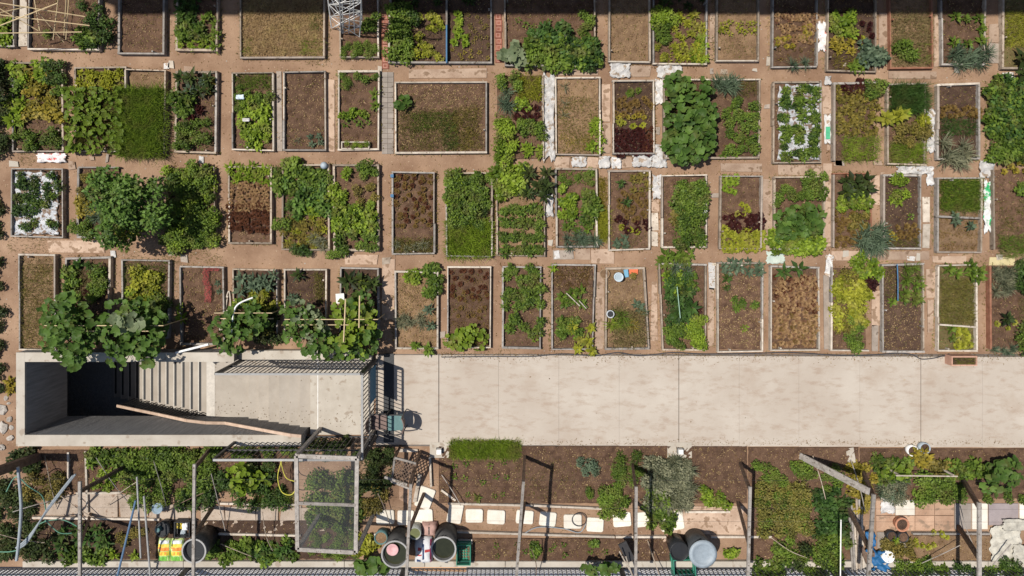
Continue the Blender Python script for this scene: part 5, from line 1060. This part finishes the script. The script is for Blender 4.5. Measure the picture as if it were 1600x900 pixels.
def crate(x, y, w_, h_, hgt, mat, label, z=0, rz=0):
    p = P(x, y, z + hgt); a, b_ = w_ / 2 * H / F, h_ / 2 * H / F; t = thing('crate', label, 'crate', (p.x, p.y, z), rz)
    for bx in ((-a, -b_, a, -b_ + .02), (-a, b_ - .02, a, b_), (-a, -b_ + .022, -a + .02, b_ - .022), (a - .02, -b_ + .022, a, b_ - .022)):
        MB().box(bx[0], bx[1], 0, bx[2], bx[3], hgt * .42).build('side', mat, t); MB().box(bx[0], bx[1], hgt * .6, bx[2], bx[3], hgt).build('side', mat, t)
    for sx in (-1, 1):
        for sy in (-1, 1): MB().box(sx * a - .024 * (sx > 0) - .001, sy * b_ - .024 * (sy > 0) - .001, 0, sx * a + .024 * (sx < 0) + .001, sy * b_ + .024 * (sy < 0) + .001, hgt + .002).build('corner_post', mat, t)
    for k in range(7): y0 = -b_ + .03 + k * (2 * b_ - .08) / 6.2; MB().box(-a + .022, y0, .01, a - .022, y0 + .02, .025).build('slat', mat, t)
    for k in range(5): x0 = -a + .03 + k * (2 * a - .08) / 4.2; MB().box(x0, -b_ + .022, .027, x0 + .02, b_ - .022, .04).build('slat', mat, t)
crate(724, 868, 22, 31, .32, GREENP, 'green plastic crate by the water barrels'); crate(1070, 890, 34, 30, .4, GREENP, 'green plastic crate in front of the dustbin', rz=.05)
crate(284, 828, 24, 24, .28, BLACK, 'black crate of packets near the colourful sacks')
for x, y, mt, lb in ((279, 822, YEL, 'yellow packet in the black crate'), (288, 824, SACK, 'white packet in the black crate'), (285, 834, GALV, 'grey packet in the black crate')): bag(x, y, 9, 11, .06, mt, lb, z=.06, name='packet')
MB().beam(P(643, 887, .06), P(729, 889, .06), .13, .05).build('plank', rough('plank_orange', (.46, .25, .13), (.58, .34, .19), 5), label='orange new plank lying below the water barrels', cat='plank')
MB().beam(P(716, 846, .05), P(738, 846, .05), .12, .05).build('plank', WOODW, label='short pale offcut above the green crate', cat='plank')

# ------------------------------------------------------------------ wooden trellis frames over the strip
def post(a, za, c_, zc, w_=.085, mat=WOODB): return P(*a, za), P(*c_, zc), w_, mat
def frame(label, posts, beams, w_=.08):
    o = P(*posts[0][0], 0) if posts else P(*beams[0][0], 0); t = thing('trellis', label, 'trellis', (o.x, o.y, 0)); o.z = 0
    for a, c_, zc in posts: MB().beam(P(*a, 0) - o, P(*c_, zc) - o, w_, w_ * .8).build('post', WOODB, t)
    for a, c_, zc in beams: MB().beam(P(*a, zc) - o, P(*c_, zc) - o, w_ * .8, .06).build('beam', WOODG, t)
ZB = 2.0
frame('brown post trellis frame by the blue hose end and tilled rows', [((820, 712), (817, 759), ZB - .05), ((820, 785), (812, 842), ZB - .05)], [((818, 752), (805, 925), ZB)])
frame('brown post trellis frame by the silvery shrub', [((988, 725), (994, 768), ZB - .05), ((990, 780), (992, 842), ZB - .05)], [((994, 760), (993, 925), ZB)])
frame('leaning post trellis frame by the lidded dustbin', [((1156, 722), (1172, 767), ZB - .05), ((1152, 783), (1169, 847), ZB - .05)], [((1172, 760), (1168, 925), ZB)])
frame('trellis frame with a long leaning plank above the blue tarp', [((1322, 789), (1364, 867), ZB - .05), ((1348, 735), (1366, 780), ZB - .05)], [((1365, 772), (1355, 925), ZB)], .1)
MB().beam(P(1250, 712, .04), P(1358, 768, 2.04), .16, .045).build('leaning_plank', WOODG, label='long grey plank leaning up onto the trellis above the terracotta patio', cat='plank')
frame('trellis frame by the heap of white sacks', [((1505, 750), (1530, 792), ZB - .05), ((1497, 822), (1530, 872), ZB - .05)], [((1530, 785), (1530, 925), ZB)], .1)
frame('trellis frame by the bundle of grey pipes', [((142, 802), (126, 850), 1.4), ((196, 728), (125, 768), ZB - .05)], [((125, 752), (125, 925), ZB)])
frame('trellis frame over the colourful sacks and black barrel', [((333, 792), (302, 838), ZB - .05), ((330, 700), (303, 732), ZB - .05)], [((304, 725), (302, 925), ZB)])
frame('old brown post standing at the shaded edge strip', [((62, 713), (-20, 742), 2.0)], [], .2)
frame('bare trellis frame by the lattice panel', [((655, 712), (640, 758), ZB - .05), ((663, 770), (636, 836), ZB - .05)], [((642, 756), (634, 925), ZB)])
for yy in (748, 792, 812): MB().tube([P(-60, yy, 2.06), P(1660, yy + 4, 2.06)], .0022, 4).build('trellis_wire', DARKM, label='thin wire stretched across the tops of the trellis frames', cat='wire', group='trellis wires')
# screened frame
t = thing('mesh_screen', 'grey timber frame stretched with dark see-through mesh', 'screen', P(510, 790, 0)); o = P(510, 790, 0); zs = 2.05
cs = [(463, 712), (558, 716), (556, 863), (465, 858)]
for k in range(4): MB().beam(P(*cs[k], zs) - o, P(*cs[(k + 1) % 4], zs) - o, .09, .05).build('rail', WOODG, t)
MB().beam(P(466, 786, zs + .01) - o, P(556, 789, zs + .01) - o, .07, .04).build('rail', WOODG, t)
for c_ in cs: q = P(*c_, zs); MB().beam((q.x - o.x, q.y - o.y, 0), (q.x - o.x, q.y - o.y, zs - .03), .08, .08).build('post', WOODG, t)
sm = bpy.data.materials.new('shade_mesh'); n, l = nodes_of(sm); bs = n['Principled BSDF']; bs.inputs['Base Color'].default_value = (.10, .105, .11, 1); bs.inputs['Roughness'].default_value = .8
tr = n.new('ShaderNodeBsdfTransparent'); mx = n.new('ShaderNodeMixShader'); mx.inputs[0].default_value = .22; l.new(tr.outputs[0], mx.inputs[1]); l.new(bs.outputs[0], mx.inputs[2]); l.new(mx.outputs[0], n['Material Output'].inputs['Surface'])
obj('shade_mesh', mesh('shade_mesh', [P(*c_, zs - .005) - o for c_ in cs], [[0, 1, 2, 3]], sm), t)
# lattice panel, two-way diagonal slats
t = thing('lattice_screen', 'brown diagonal lattice panel standing by the loose pavers', 'lattice', P(634, 738, 0)); o = P(634, 738, 0)
la = [P(617, 715, .9) - o, P(650, 724, .9) - o, P(642, 764, .5) - o, P(612, 752, .5) - o]
def lp(u, v): return (la[0].lerp(la[1], u)).lerp(la[3].lerp(la[2], u), v)
for k in range(4): MB().beam(la[k], la[(k + 1) % 4], .05, .05).build('rail', WOODG if k != 1 else WOODB, t)
for k in range(-5, 6):
    s0 = k / 6
    u0, v0 = max(0, s0), max(0, -s0); L_ = 1 - abs(s0)
    MB().beam(lp(u0, v0), lp(u0 + L_, v0 + L_), .022, .01).build('slat', WOODB, t); MB().beam(lp(1 - u0, v0) + Vector((0, 0, .012)), lp(1 - u0 - L_, v0 + L_) + Vector((0, 0, .012)), .022, .01).build('slat', WOODB, t)
for q in la: MB().beam((q.x, q.y, 0), (q.x, q.y, q.z), .05, .05).build('post', WOODB, t)
MB().beam(P(601, 745, .7), P(636, 757, .7), .06, .05).build('loose_rail', WOODG, label='loose grey rail beside the lattice panel', cat='board')
MB().beam(P(656, 741, .1), P(648, 784, .1), .09, .05).build('loose_rail', WOODW, label='pale board leaning beside the tilted paver', cat='board')
slab([(622, 700), (653, 701), (653, 705), (622, 705)], .005, .06, WOODW, 'step_board', 'pale step board at the end of the walkway', 'board')
slab([(624, 752), (640, 755), (638, 787), (624, 780)], .004, .012, PAVET, 'ground_slab', 'tan slab under the lattice panel', 'slab')

# ------------------------------------------------------------------ left end of the strip
crop('bush', 'deep', -10, 745, 62, 872, 16, 1.05, .1, z=0, where='spot behind the bent grey pipe, standing in for shade'); crop('bush', 'deep', 468, 686, 566, 716, 14, .9, .1, z=0, where='gap behind the landing railing, standing in for shade')  # blackish bushes added to stand in for the deep shade at both spots
plot('overgrown vine plot below the stairwell', 60, 702, 458, 768, SOIL, ('straw', 100)); 
crop('bush', 'olive', 42, 738, 105, 778, 14, .95, .1, z=Z5); crop('bean', 'mid', 132, 702, 200, 722, 13, .8, z=Z5); crop('bean', 'bright', 140, 735, 185, 765, 13, .8, .15, z=Z5); crop('bush', 'mid', 195, 702, 335, 748, 14, 1.05, .08, z=Z5); crop('herb', 'mid', 200, 705, 330, 770, 17, 1.2, .2, z=Z5); crop('bush', 'mid', 200, 765, 260, 790, 14, .9, .1, z=Z5); crop('bush', 'dark', 285, 745, 335, 790, 15, 1, .15, z=Z5); crop('bush', 'mid', 340, 697, 470, 712, 13, 1, z=Z5); crop('bean','deep',20,700,60,735,14,.9,z=Z5)
squash('bright', 385, 750, 50, 26, .2, .55, 60, .2, 'bright broad-leaved vine behind the grey top rail'); crop('bush', 'dark', 340, 725, 460, 785, 16, 1, .25, z=Z5); grass('mid', 395, 765, 462, 790, 1800, .2, z=Z5, word='weeds')
plot('shaded leafy plot along the kerb', 42, 812, 560, 872, SOILD, ('straw', 60)); 
crop('kale', 'teal', 95, 818, 180, 852, 17, .8, .1, z=Z5); crop('bean', 'mid', 102, 852, 165, 876, 13, .9, .1, z=Z5); crop('bush', 'deep', 48, 815, 90, 870, 16, .9, .25, z=Z5); crop('bush', 'olive', 178, 818, 232, 850, 15, .75, .35, z=Z5); crop('leaf', 'bright', 176, 862, 230, 876, (28, 12), 1, .1, z=Z5); crop('bean', 'mid', 320, 842, 460, 874, 13, .9, .1, z=Z5); crop('kale', 'teal', 400, 845, 462, 872, 16, .8, .1, z=Z5)
crop('bush', 'mid', 485, 735, 560, 825, 14, 1.1, .05, z=Z5, where='shrub mass under the dark mesh screen'); crop('bush', 'olive', 482, 740, 558, 815, 18, .95, .2, z=Z5, where='shrub mass under the dark mesh screen'); crop('herb', 'mid', 482, 835, 558, 868, 13, .9, .1, z=Z5, where='plants under the mesh screen edge'); crop('bean', 'lime', 556, 835, 590, 868, 11, .85, .05, z=Z5, where='corner between the mesh screen and the teal pot')
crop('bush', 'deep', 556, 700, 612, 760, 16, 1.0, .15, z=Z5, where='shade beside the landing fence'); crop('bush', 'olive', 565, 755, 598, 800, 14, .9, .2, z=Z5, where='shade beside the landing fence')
squash('squash', 577, 884, 34, 15, .4, .8, 22, .3, 'broad-leaved squash pushing through the street fence', root=P(577, 876))
squash('squash', 940, 890, 34, 12, .4, .8, 20, .26, 'squash clump at the street fence by the trellis post', root=P(940, 878))
tp = thing('flagstone_path', 'cracked tan flagstone path between the leafy plots', 'path', (0, 0, 0))
for x0, x1, y0, y1 in ((74, 130, 771, 806), (132, 186, 770, 808), (188, 232, 770, 807), (234, 300, 788, 812), (314, 352, 789, 830), (354, 400, 790, 831), (402, 436, 792, 830), (438, 470, 792, 829), (472, 520, 794, 830), (522, 562, 796, 830)):
    q = [P(x, y) for x, y in rect(x0, y0, x1, y1, 2.5)]; m = MB(); m.v = [(v.x, v.y, 0) for v in q] + [(v.x, v.y, .03 + R.uniform(0, .01)) for v in q]; m.f = [[0, 1, 2, 3], [7, 6, 5, 4]] + [[i, 4 + i, 4 + (i + 1) % 4, (i + 1) % 4] for i in range(4)]
    m.build('flagstone', rough('flagstone', (.33, .26, .20), (.45, .37, .30), 3, bump=.4, bscale=18, speck=((.24, .16, .11), 6, .6)), tp)
edging(52, 808, 250, 811, 'long edging board below the flagstones by the pipes', WOODW); edging(330, 833, 470, 836, 'edging board below the flagstones near the screen', WOODW); edging(345, 786, 462, 788, 'edging board above the flagstones near the screen', WOODW); edging(120, 770, 190, 769, 'short edging board above the flagstones', WOODW); edging(135, 704, 138, 800, 'upright pale batten in the vine plot', WOODW); edging(108, 706, 108, 748, 'short pale batten in the vine plot', WOODW)
# pipes and hoses
MB().tube(curve_pts([P(28, 730, 1.3), P(33, 790, 1.2), P(30, 840, 1.1), P(26, 876, 1.1)]), .035, 8).build('pipe', PIPE, label='bent grey pipe propped at the shaded edge', cat='pipe')
for k in range(3): MB().tube(curve_pts([P(118 - k * 2, 741 + k, 1.5), P(80 - k * 2, 790 + k, 1.2), P(45, 838 + k * 3, .9), P(25 + k * 3, 856, .8)]), .022, 6).build('pipe', PIPE, label='grey-green pipe in the slanting bundle', cat='pipe', group='slanting pipe bundle')
MB().tube([P(212, 782, 1.2), P(180, 915, 1.2)], .026, 8).build('pipe', PIPEB, label='straight blue-grey pipe slanting over the leafy plot', cat='pipe')
MB().tube([P(225, 775, 1.3), P(236, 915, 1.3)], .024, 8).build('pipe', STEEL, label='thin dark grey pole over the leafy plot', cat='pole'); MB().tube([P(214, 745, 1.0), P(220, 872, 1.0)], .022, 8).build('pipe', STEEL, label='shorter dark grey pole over the leafy plot', cat='pole')
MB().tube(curve_pts([P(10, 768, .6), P(25, 745, 1.0), P(45, 760, .9), P(66, 775, .6), P(72, 800, .3)]), .014, 6).build('garden_hose', HOSEG, label='pale green hose looped over the bent pipe', cat='hose')
MB().tube(curve_pts([P(-10, 862, .5), P(30, 858, .6), P(60, 820, .5), P(95, 812, .5), P(120, 822, .4)]), .013, 6).build('garden_hose', HOSEG, label='green hose running along the slanting pipes', cat='hose'); MB().tube(curve_pts([P(70, 812, .5), P(92, 832, .5), P(112, 833, .4)]), .012, 6).build('garden_hose', HOSEG, label='short curl of green hose', cat='hose')
MB().tube(curve_pts([P(440, 720, .5), P(434, 745, .5), P(440, 768, .5), P(455, 773, .5), P(465, 760, .5)]), .012, 6).build('garden_hose', HOSEY, label='yellow hose curled beside the screen frame', cat='hose'); MB().tube(curve_pts([P(438, 718, .5), P(446, 745, .5), P(460, 752, .5)]), .011, 6).build('garden_hose', HOSEY, label='second yellow hose loop by the screen frame', cat='hose')
MB().tube(curve_pts([P(905 + 11 * math.cos(a / 3), 812 + 10 * math.sin(a / 3), .08) for a in range(0, 22)], 3), .012, 6).build('garden_hose', HOSE, label='grey hose coiled on a stepping stone', cat='hose')
MB().tube(curve_pts([P(816, 836, .08), P(840, 824, .06), P(880, 826, .06), P(905, 832, .06), P(916, 818, .06)]), .012, 6).build('garden_hose', PIPE, label='grey hose running past the stepping stones', cat='hose')
for x0, y0, x1, y1 in ((968, 862, 992, 905), (978, 870, 990, 905)): MB().tube([P(x0, y0, .9), P(x1, y1, .4)], .016, 5).build('tool_handle', WOODW, label='tool handle leaning by the squash clump', cat='tool', group='leaning tool handles')
MB().beam(P(972, 848, .6), P(986, 876, .5), .22, .04).build('folded_chair', DARKM, label='dark folded panel leaning by the trellis post', cat='panel')
MB().beam(P(1546 - 200, 855 - 0, .3), P(1556 - 200, 880, .3), .1, .04).build('batten', WOODB, label='brown batten end at the blue tarp', cat='batten')

# ------------------------------------------------------------------ right end of the strip
plot('dark planted plot beyond the leaning trellis', 1168, 698, 1340, 872, SOIL, ('straw', 160)); 
crop('bush', 'mid', 1178, 726, 1228, 752, 14, .8, .15, z=Z5); crop('bush', 'turf', 1180, 752, 1262, 832, 13.5, 1.0, .04, z=Z5); crop('bush', 'mid', 1184, 756, 1258, 828, 18, .9, .1, z=Z5); crop('bush', 'mid', 1242, 722, 1264, 746, 13, .9, z=Z5); crop('bean', 'teal', 1272, 765, 1322, 836, 13, 1, .05, z=Z5); crop('bush', 'mid', 1278, 728, 1312, 764, 13, .7, .2, z=Z5); crop('bush', 'mid', 1215, 845, 1310, 895, 15, .95, .12, z=Z5); crop('bean', 'mid', 1172, 868, 1226, 898, 13, 1, .05, z=Z5); crop('bean', 'bright', 1130, 855, 1160, 870, 12, .7, .2, z=Z5); crop('bush', 'deep', 1240, 850, 1320, 900, 18, .9, .3, z=Z5); crop('bean','mid',1280,830,1322,880,14,.9,.2,z=Z5)
plot('right-hand plot around the terracotta patio', 1342, 700, 1640, 778, SOIL, ('straw', 120)); 
crop('bean', 'yel', 1320, 728, 1364, 755, 11, .8, .05, z=Z5); crop('bean', 'yel', 1328, 756, 1356, 800, 11, .8, .1, z=Z5); crop('bean', 'mid', 1362, 718, 1418, 748, 13, 1, z=Z5); crop('tuft', 'blue', 1370, 748, 1410, 778, 12, .5, z=Z5); crop('herb', 'grey', 1372, 750, 1410, 780, 13, 1, z=Z5); crop('bush', 'mid', 1432, 742, 1502, 780, 13, 1.05, z=Z5); crop('bean', 'olive', 1446, 716, 1480, 740, 12, .9, z=Z5); crop('bean', 'mid', 1478, 718, 1530, 748, 12, 1, .05, z=Z5); crop('bush', 'mid', 1540, 770, 1606, 788, 14, .8, .3, z=Z5); crop('leaf','yel',1421,700,1451,712,(15,10),.85,0,.1,z=.2,where='rimmed pots at the walkway edge'); crop('leaf','yel',1424,710,1448,726,10,.95,z=.1)
squash('squash', 1568, 740, 42, 34, .2, .6, 55, .24, 'leafy squash at the end of the right-hand plot'); squash('bright', 1400, 735, 40, 18, .15, .45, 26, .18, 'low broad-leaved vine above the terracotta patio')
MB().beam(P(1400, 743, .6), P(1496, 744, .6), .028, .03).build('garden_bar', WOODW, label='pale horizontal rail over the right-hand plot', cat='rail'); 
for x in (1405, 1490): q = P(x, 743, .58); MB().beam((q.x, q.y, 0), (q.x, q.y, .575), .04, .04).build('stake', WOODW, label='short stake carrying the pale horizontal rail', cat='stake', group='stakes of the pale rail')
for x, y, mt in ((1427, 705, WHITE), (1446, 701, GALV)): tub(x, y, .14, .22, mt, ('white rimmed pot at the walkway edge' if x < 1440 else 'grey rimmed pot at the walkway edge'), 'plant_pot', 'pot', SOILD)
slab([(1320, 700), (1332, 698), (1336, 722), (1324, 726)], .005, .05, CONCW, 'stone_block', 'mossy concrete block at the edge of the walkway', 'block')
pt = thing('patio', 'small terracotta tiled patio between the trellis frames', 'patio', (0, 0, 0))
for j in range(2):
    for i in range(4): a, c_ = P(1368 + i * 30.5, 781 + j * 24 + 23), P(1368 + i * 30.5 + 29.6, 781 + j * 24); MB().box(a.x, a.y, 0, c_.x, c_.y, .03 + R.uniform(0, .008)).build('tile', PAVET if (i, j) != (1, 0) else PAVE, pt)
for x0, x1, mt in ((1491, 1516, GREYT), (1518, 1542, PAVE), (1544, 1590, PAVEV), (1592, 1620, PAVE)): a, c_ = P(x0, 826 - (x0 > 1540) * 6), P(x1, 786); MB().box(a.x, a.y, 0, c_.x, c_.y, .03).build('slab', mt, pt)
for i in range(2): a, c_ = P(1370 + i * 24, 856), P(1392 + i * 24, 831); MB().box(a.x, a.y, 0, c_.x, c_.y, .025).build('slab', GREYT, pt)
edging(1425, 833, 1545, 833, 'grey rail along the terracotta patio', WOODG); plot('small bare plot with a row of lime sprouts', 1422, 836, 1546, 876, SOILT, ('straw', 200)); crop('lettuce', 'lime', 1426, 848, 1462, 856, 9, .8, z=Z5); crop('lettuce', 'lime', 1456, 828, 1488, 842, 10, .8, .2, z=Z5); crop('lettuce','lime',1428,834,1440,846,9,.7,z=Z5)
tub(1410, 820, .165, .22, TERRA, 'round terracotta pot standing on the patio', 'plant_pot', 'pot', SOILD, rimm=TERRA); tub(1394, 838, .13, .2, BLACK, 'small dark pot with a green plant on the patio', 'plant_pot', 'pot', SOILD); tub(1412, 840, .14, .2, BLACK, 'dark pot of soil below the terracotta pot', 'plant_pot', 'pot', SOIL); tub(1389, 871, .15, .26, WHITE, 'white bucket beside the blue tarp', fill=plain('milky', (.7, .66, .62)))
BED[0] = 'small dark pots beside the blue tarp'; crop('leaf', 'bright', 1388, 834, 1400, 844, 10, .7, z=.2); crop('bush', 'olive', 1376, 846, 1420, 866, 12, .8, z=.05, where='pot cluster below the patio'); crop('bush', 'mid', 1395, 870, 1450, 898, 13, .9, .1, z=.05, where='kerb end below the small bare plot'); crop('bush', 'dark', 1440, 876, 1600, 898, 15, .9, .25, z=.05, where='kerb end below the small bare plot'); crop('bean','mid',1450,882,1600,898,16,.9,.3,z=.05,where='kerb end below the small bare plot')
cloth(1348, 826, 1362, 858, TARP, 'tarpaulin', 'upper fold of blue tarp beside the patio', 'tarp', .03, .1); cloth(1358, 856, 1384, 886, TARP, 'tarpaulin', 'blue tarp bunched below the trellis beam', 'tarp', .04, .06)
cloth(1374, 776, 1396, 800, CLOTH, 'cloth', 'white cloth lying on the terracotta patio', 'cloth', .012, .045)
for k in range(6): MB().beam(P(1326 + k * 4, 784 + R.uniform(-6, 10), .1 + k % 2 * .05), P(1332 + k * 3.4, 893 + R.uniform(-8, 4), .1 + k % 2 * .05), .045, .04).build('batten', R.choice([WOODG, WOODW, WOOD]), label='long batten in the pile beside the blue tarp', cat='batten', group='pile of battens')
MB().tube([P(1314, 812, .9), P(1313, 910, .9)], .015, 8).build('pole', WHITE, label='white pole beside the pile of battens', cat='pole')
SK = rough('old_sacking', (.40, .37, .31), (.58, .55, .47), 6, bump=.7, bscale=14, speck=((.24, .22, .2), 9, .66))
for x0, y0, x1, y1, lb in ((1545, 820, 1592, 876, 'big crumpled pale sack on the bare ground'), (1578, 848, 1612, 878, 'pale sack overlapped at the end of the heap'), (1562, 808, 1612, 826, 'folded pale sack on the patio end')): cloth(x0, y0, x1, y1, SK, 'sacking', lb, 'sack', .013, .04 if x0 == 1545 else .09, .09)
MB().tube([P(1552, 882, .3), P(1580, 850, .4)], .016, 6).build('stick', WOODG, label='grey stick lying over the pale sacks', cat='stick')
for x0, y0, x1, y1, lb in ((1008, 840, 1042, 876, 'grey slab by the trellis post'), (1048, 790, 1160, 834, 'tan slab path beyond the largest paver'), (1240, 832, 1246, 836, '')):
    if lb: slab(rect(x0, y0, x1, y1, 1.5), .004, .02, PLANK, 'ground_slab', lb, 'slab')

# weeds that have crept onto the paths
for x0, y0, x1, y1, wh in ((10, 372, 90, 398, 'path above the long tan grass bed'), (180, 385, 330, 402, 'path below the dense rounded bush'), (245, 395, 350, 415, 'path above the brown netting bed'), (235, 240, 275, 262, 'path below the tall grass'), (480, 85, 520, 105, 'path below the stubble bed'), (86, 400, 102, 470, 'gap beside the long tan grass bed'), (1535, 160, 1548, 240, 'gap beside the crammed bean bed'), (1510, 396, 1545, 416, 'path below the lawn bed'), (340, 320, 357, 385, 'gap beside the bronze lettuces'), (262, 170, 275, 240, 'gap beside the tall grass'), (264, 405, 282, 480, 'gap beside the yellow-green bush'), (650, 545, 800, 556, 'edge of the walkway by the potatoes'), (1020, 545, 1080, 556, 'edge of the walkway by mixed greens'), (20, 240, 60, 260, 'path beside the white sack')):
    grass('turf', x0, y0, x1, y1, 900, .07, .008, where=wh, thin=.45, z=0.0, word='creeping weeds')

# loose sticks, dead stems and weeds tangled in the strip
for x0, y0, x1, y1, z0, z1 in ((70, 712, 88, 792, .1, .7), (150, 715, 205, 790, .6, .1), (168, 790, 215, 752, .1, .9), (95, 775, 150, 812, .4, .2), (240, 720, 262, 800, .9, .2), (258, 800, 318, 770, .1, .6), (330, 740, 352, 830, .7, .1), (410, 800, 430, 868, .5, .1), (345, 850, 400, 872, .3, .2), (20, 800, 90, 780, .7, .5), (0, 835, 70, 848, .4, .6), (590, 770, 612, 832, .3, .1), (690, 742, 720, 790, .1, .3), (830, 858, 838, 898, .8, .3), (1012, 845, 1030, 898, .1, .6), (1205, 840, 1262, 872, .3, .2), (1270, 712, 1290, 780, .2, .5), (1330, 720, 1352, 800, .2, .9), (1440, 880, 1500, 852, .2, .5), (1500, 790, 1524, 860, .2, .8)):
    a, c_ = P(x0, y0, z0), P(x1, y1, z1); mdl = a.lerp(c_, .5) + Vector((R.uniform(-.06, .06), R.uniform(-.06, .06), .03))
    MB().tube(curve_pts([a, mdl, c_], 4), .011, 5).build('stick', R.choice([WOODG, WOODB, WOOD]), label='thin crooked stick lying among the plants of the lower strip', cat='stick', group='sticks in the lower strip')
for x0, y0, x1, y1, wh in ((60, 770, 240, 812, 'flagstone joints by the pipes'), (310, 786, 560, 834, 'flagstone joints near the screen'), (585, 790, 1040, 836, 'dirt around the stepping stones'), (1240, 700, 1340, 760, 'dark planted plot edge'), (1420, 836, 1546, 876, 'small bare plot with lime sprouts'), (600, 715, 690, 800, 'dirt around the loose pavers')):
    grass('dry', x0, y0, x1, y1, 260, .06, .007, where=wh, thin=.5, z=.01, word='creeping weeds')

# soil and dead leaves spilt along the edges of the walkway
a, b_ = P(690, 561), P(1600, 552)
n = 1500; pos = np.stack([N.uniform(a.x, b_.x, n), b_.y - np.abs(N.normal(0, .10, n)), np.full(n, .056)], -1)
pos2 = np.stack([N.uniform(a.x, b_.x, 700), P(0, 694).y + np.abs(N.normal(0, .08, 700)), np.full(700, .056)], -1); pos = np.concatenate([pos, pos2]); n = len(pos)
v, f = place(LEAF, LEAFT, pos, N.uniform(0, 6.28, n), N.normal(0, .15, n), N.normal(0, .3, n), N.uniform(.012, .05, n), N.uniform(.008, .022, n))
obj('soil_spill', mesh('soil_spill', v, f, LM('brown'), np.repeat(N.uniform(0, .8, n), 5)), label='soil crumbs and dead leaf bits spilt along the walkway edges', cat='litter', kind='stuff')

# dead leaves blown onto the landing and the stair
n = 260; X = N.uniform(-8.3, -3.7, n); Y = np.where(N.uniform(0, 1, n) < .5, -3.76 - np.abs(N.normal(0, .22, n)), -5.5 + np.abs(N.normal(0, .25, n)))
Zs = np.where(X > -5.24, .037, np.where(X > -7.21, -.15 * np.ceil((-5.25 - X) / .327) + .006, -1.038))
v, f = place(LEAF, LEAFT, np.stack([X, Y, Zs], -1), N.uniform(0, 6.28, n), N.normal(0, .12, n), N.normal(0, .3, n), N.uniform(.015, .05, n), N.uniform(.008, .024, n))
obj('leaf_litter', mesh('leaf_litter', v, f, LM('brown'), np.repeat(N.uniform(0, .8, n), 5)), label='dead leaf bits blown onto the stair landing', cat='litter', kind='stuff')
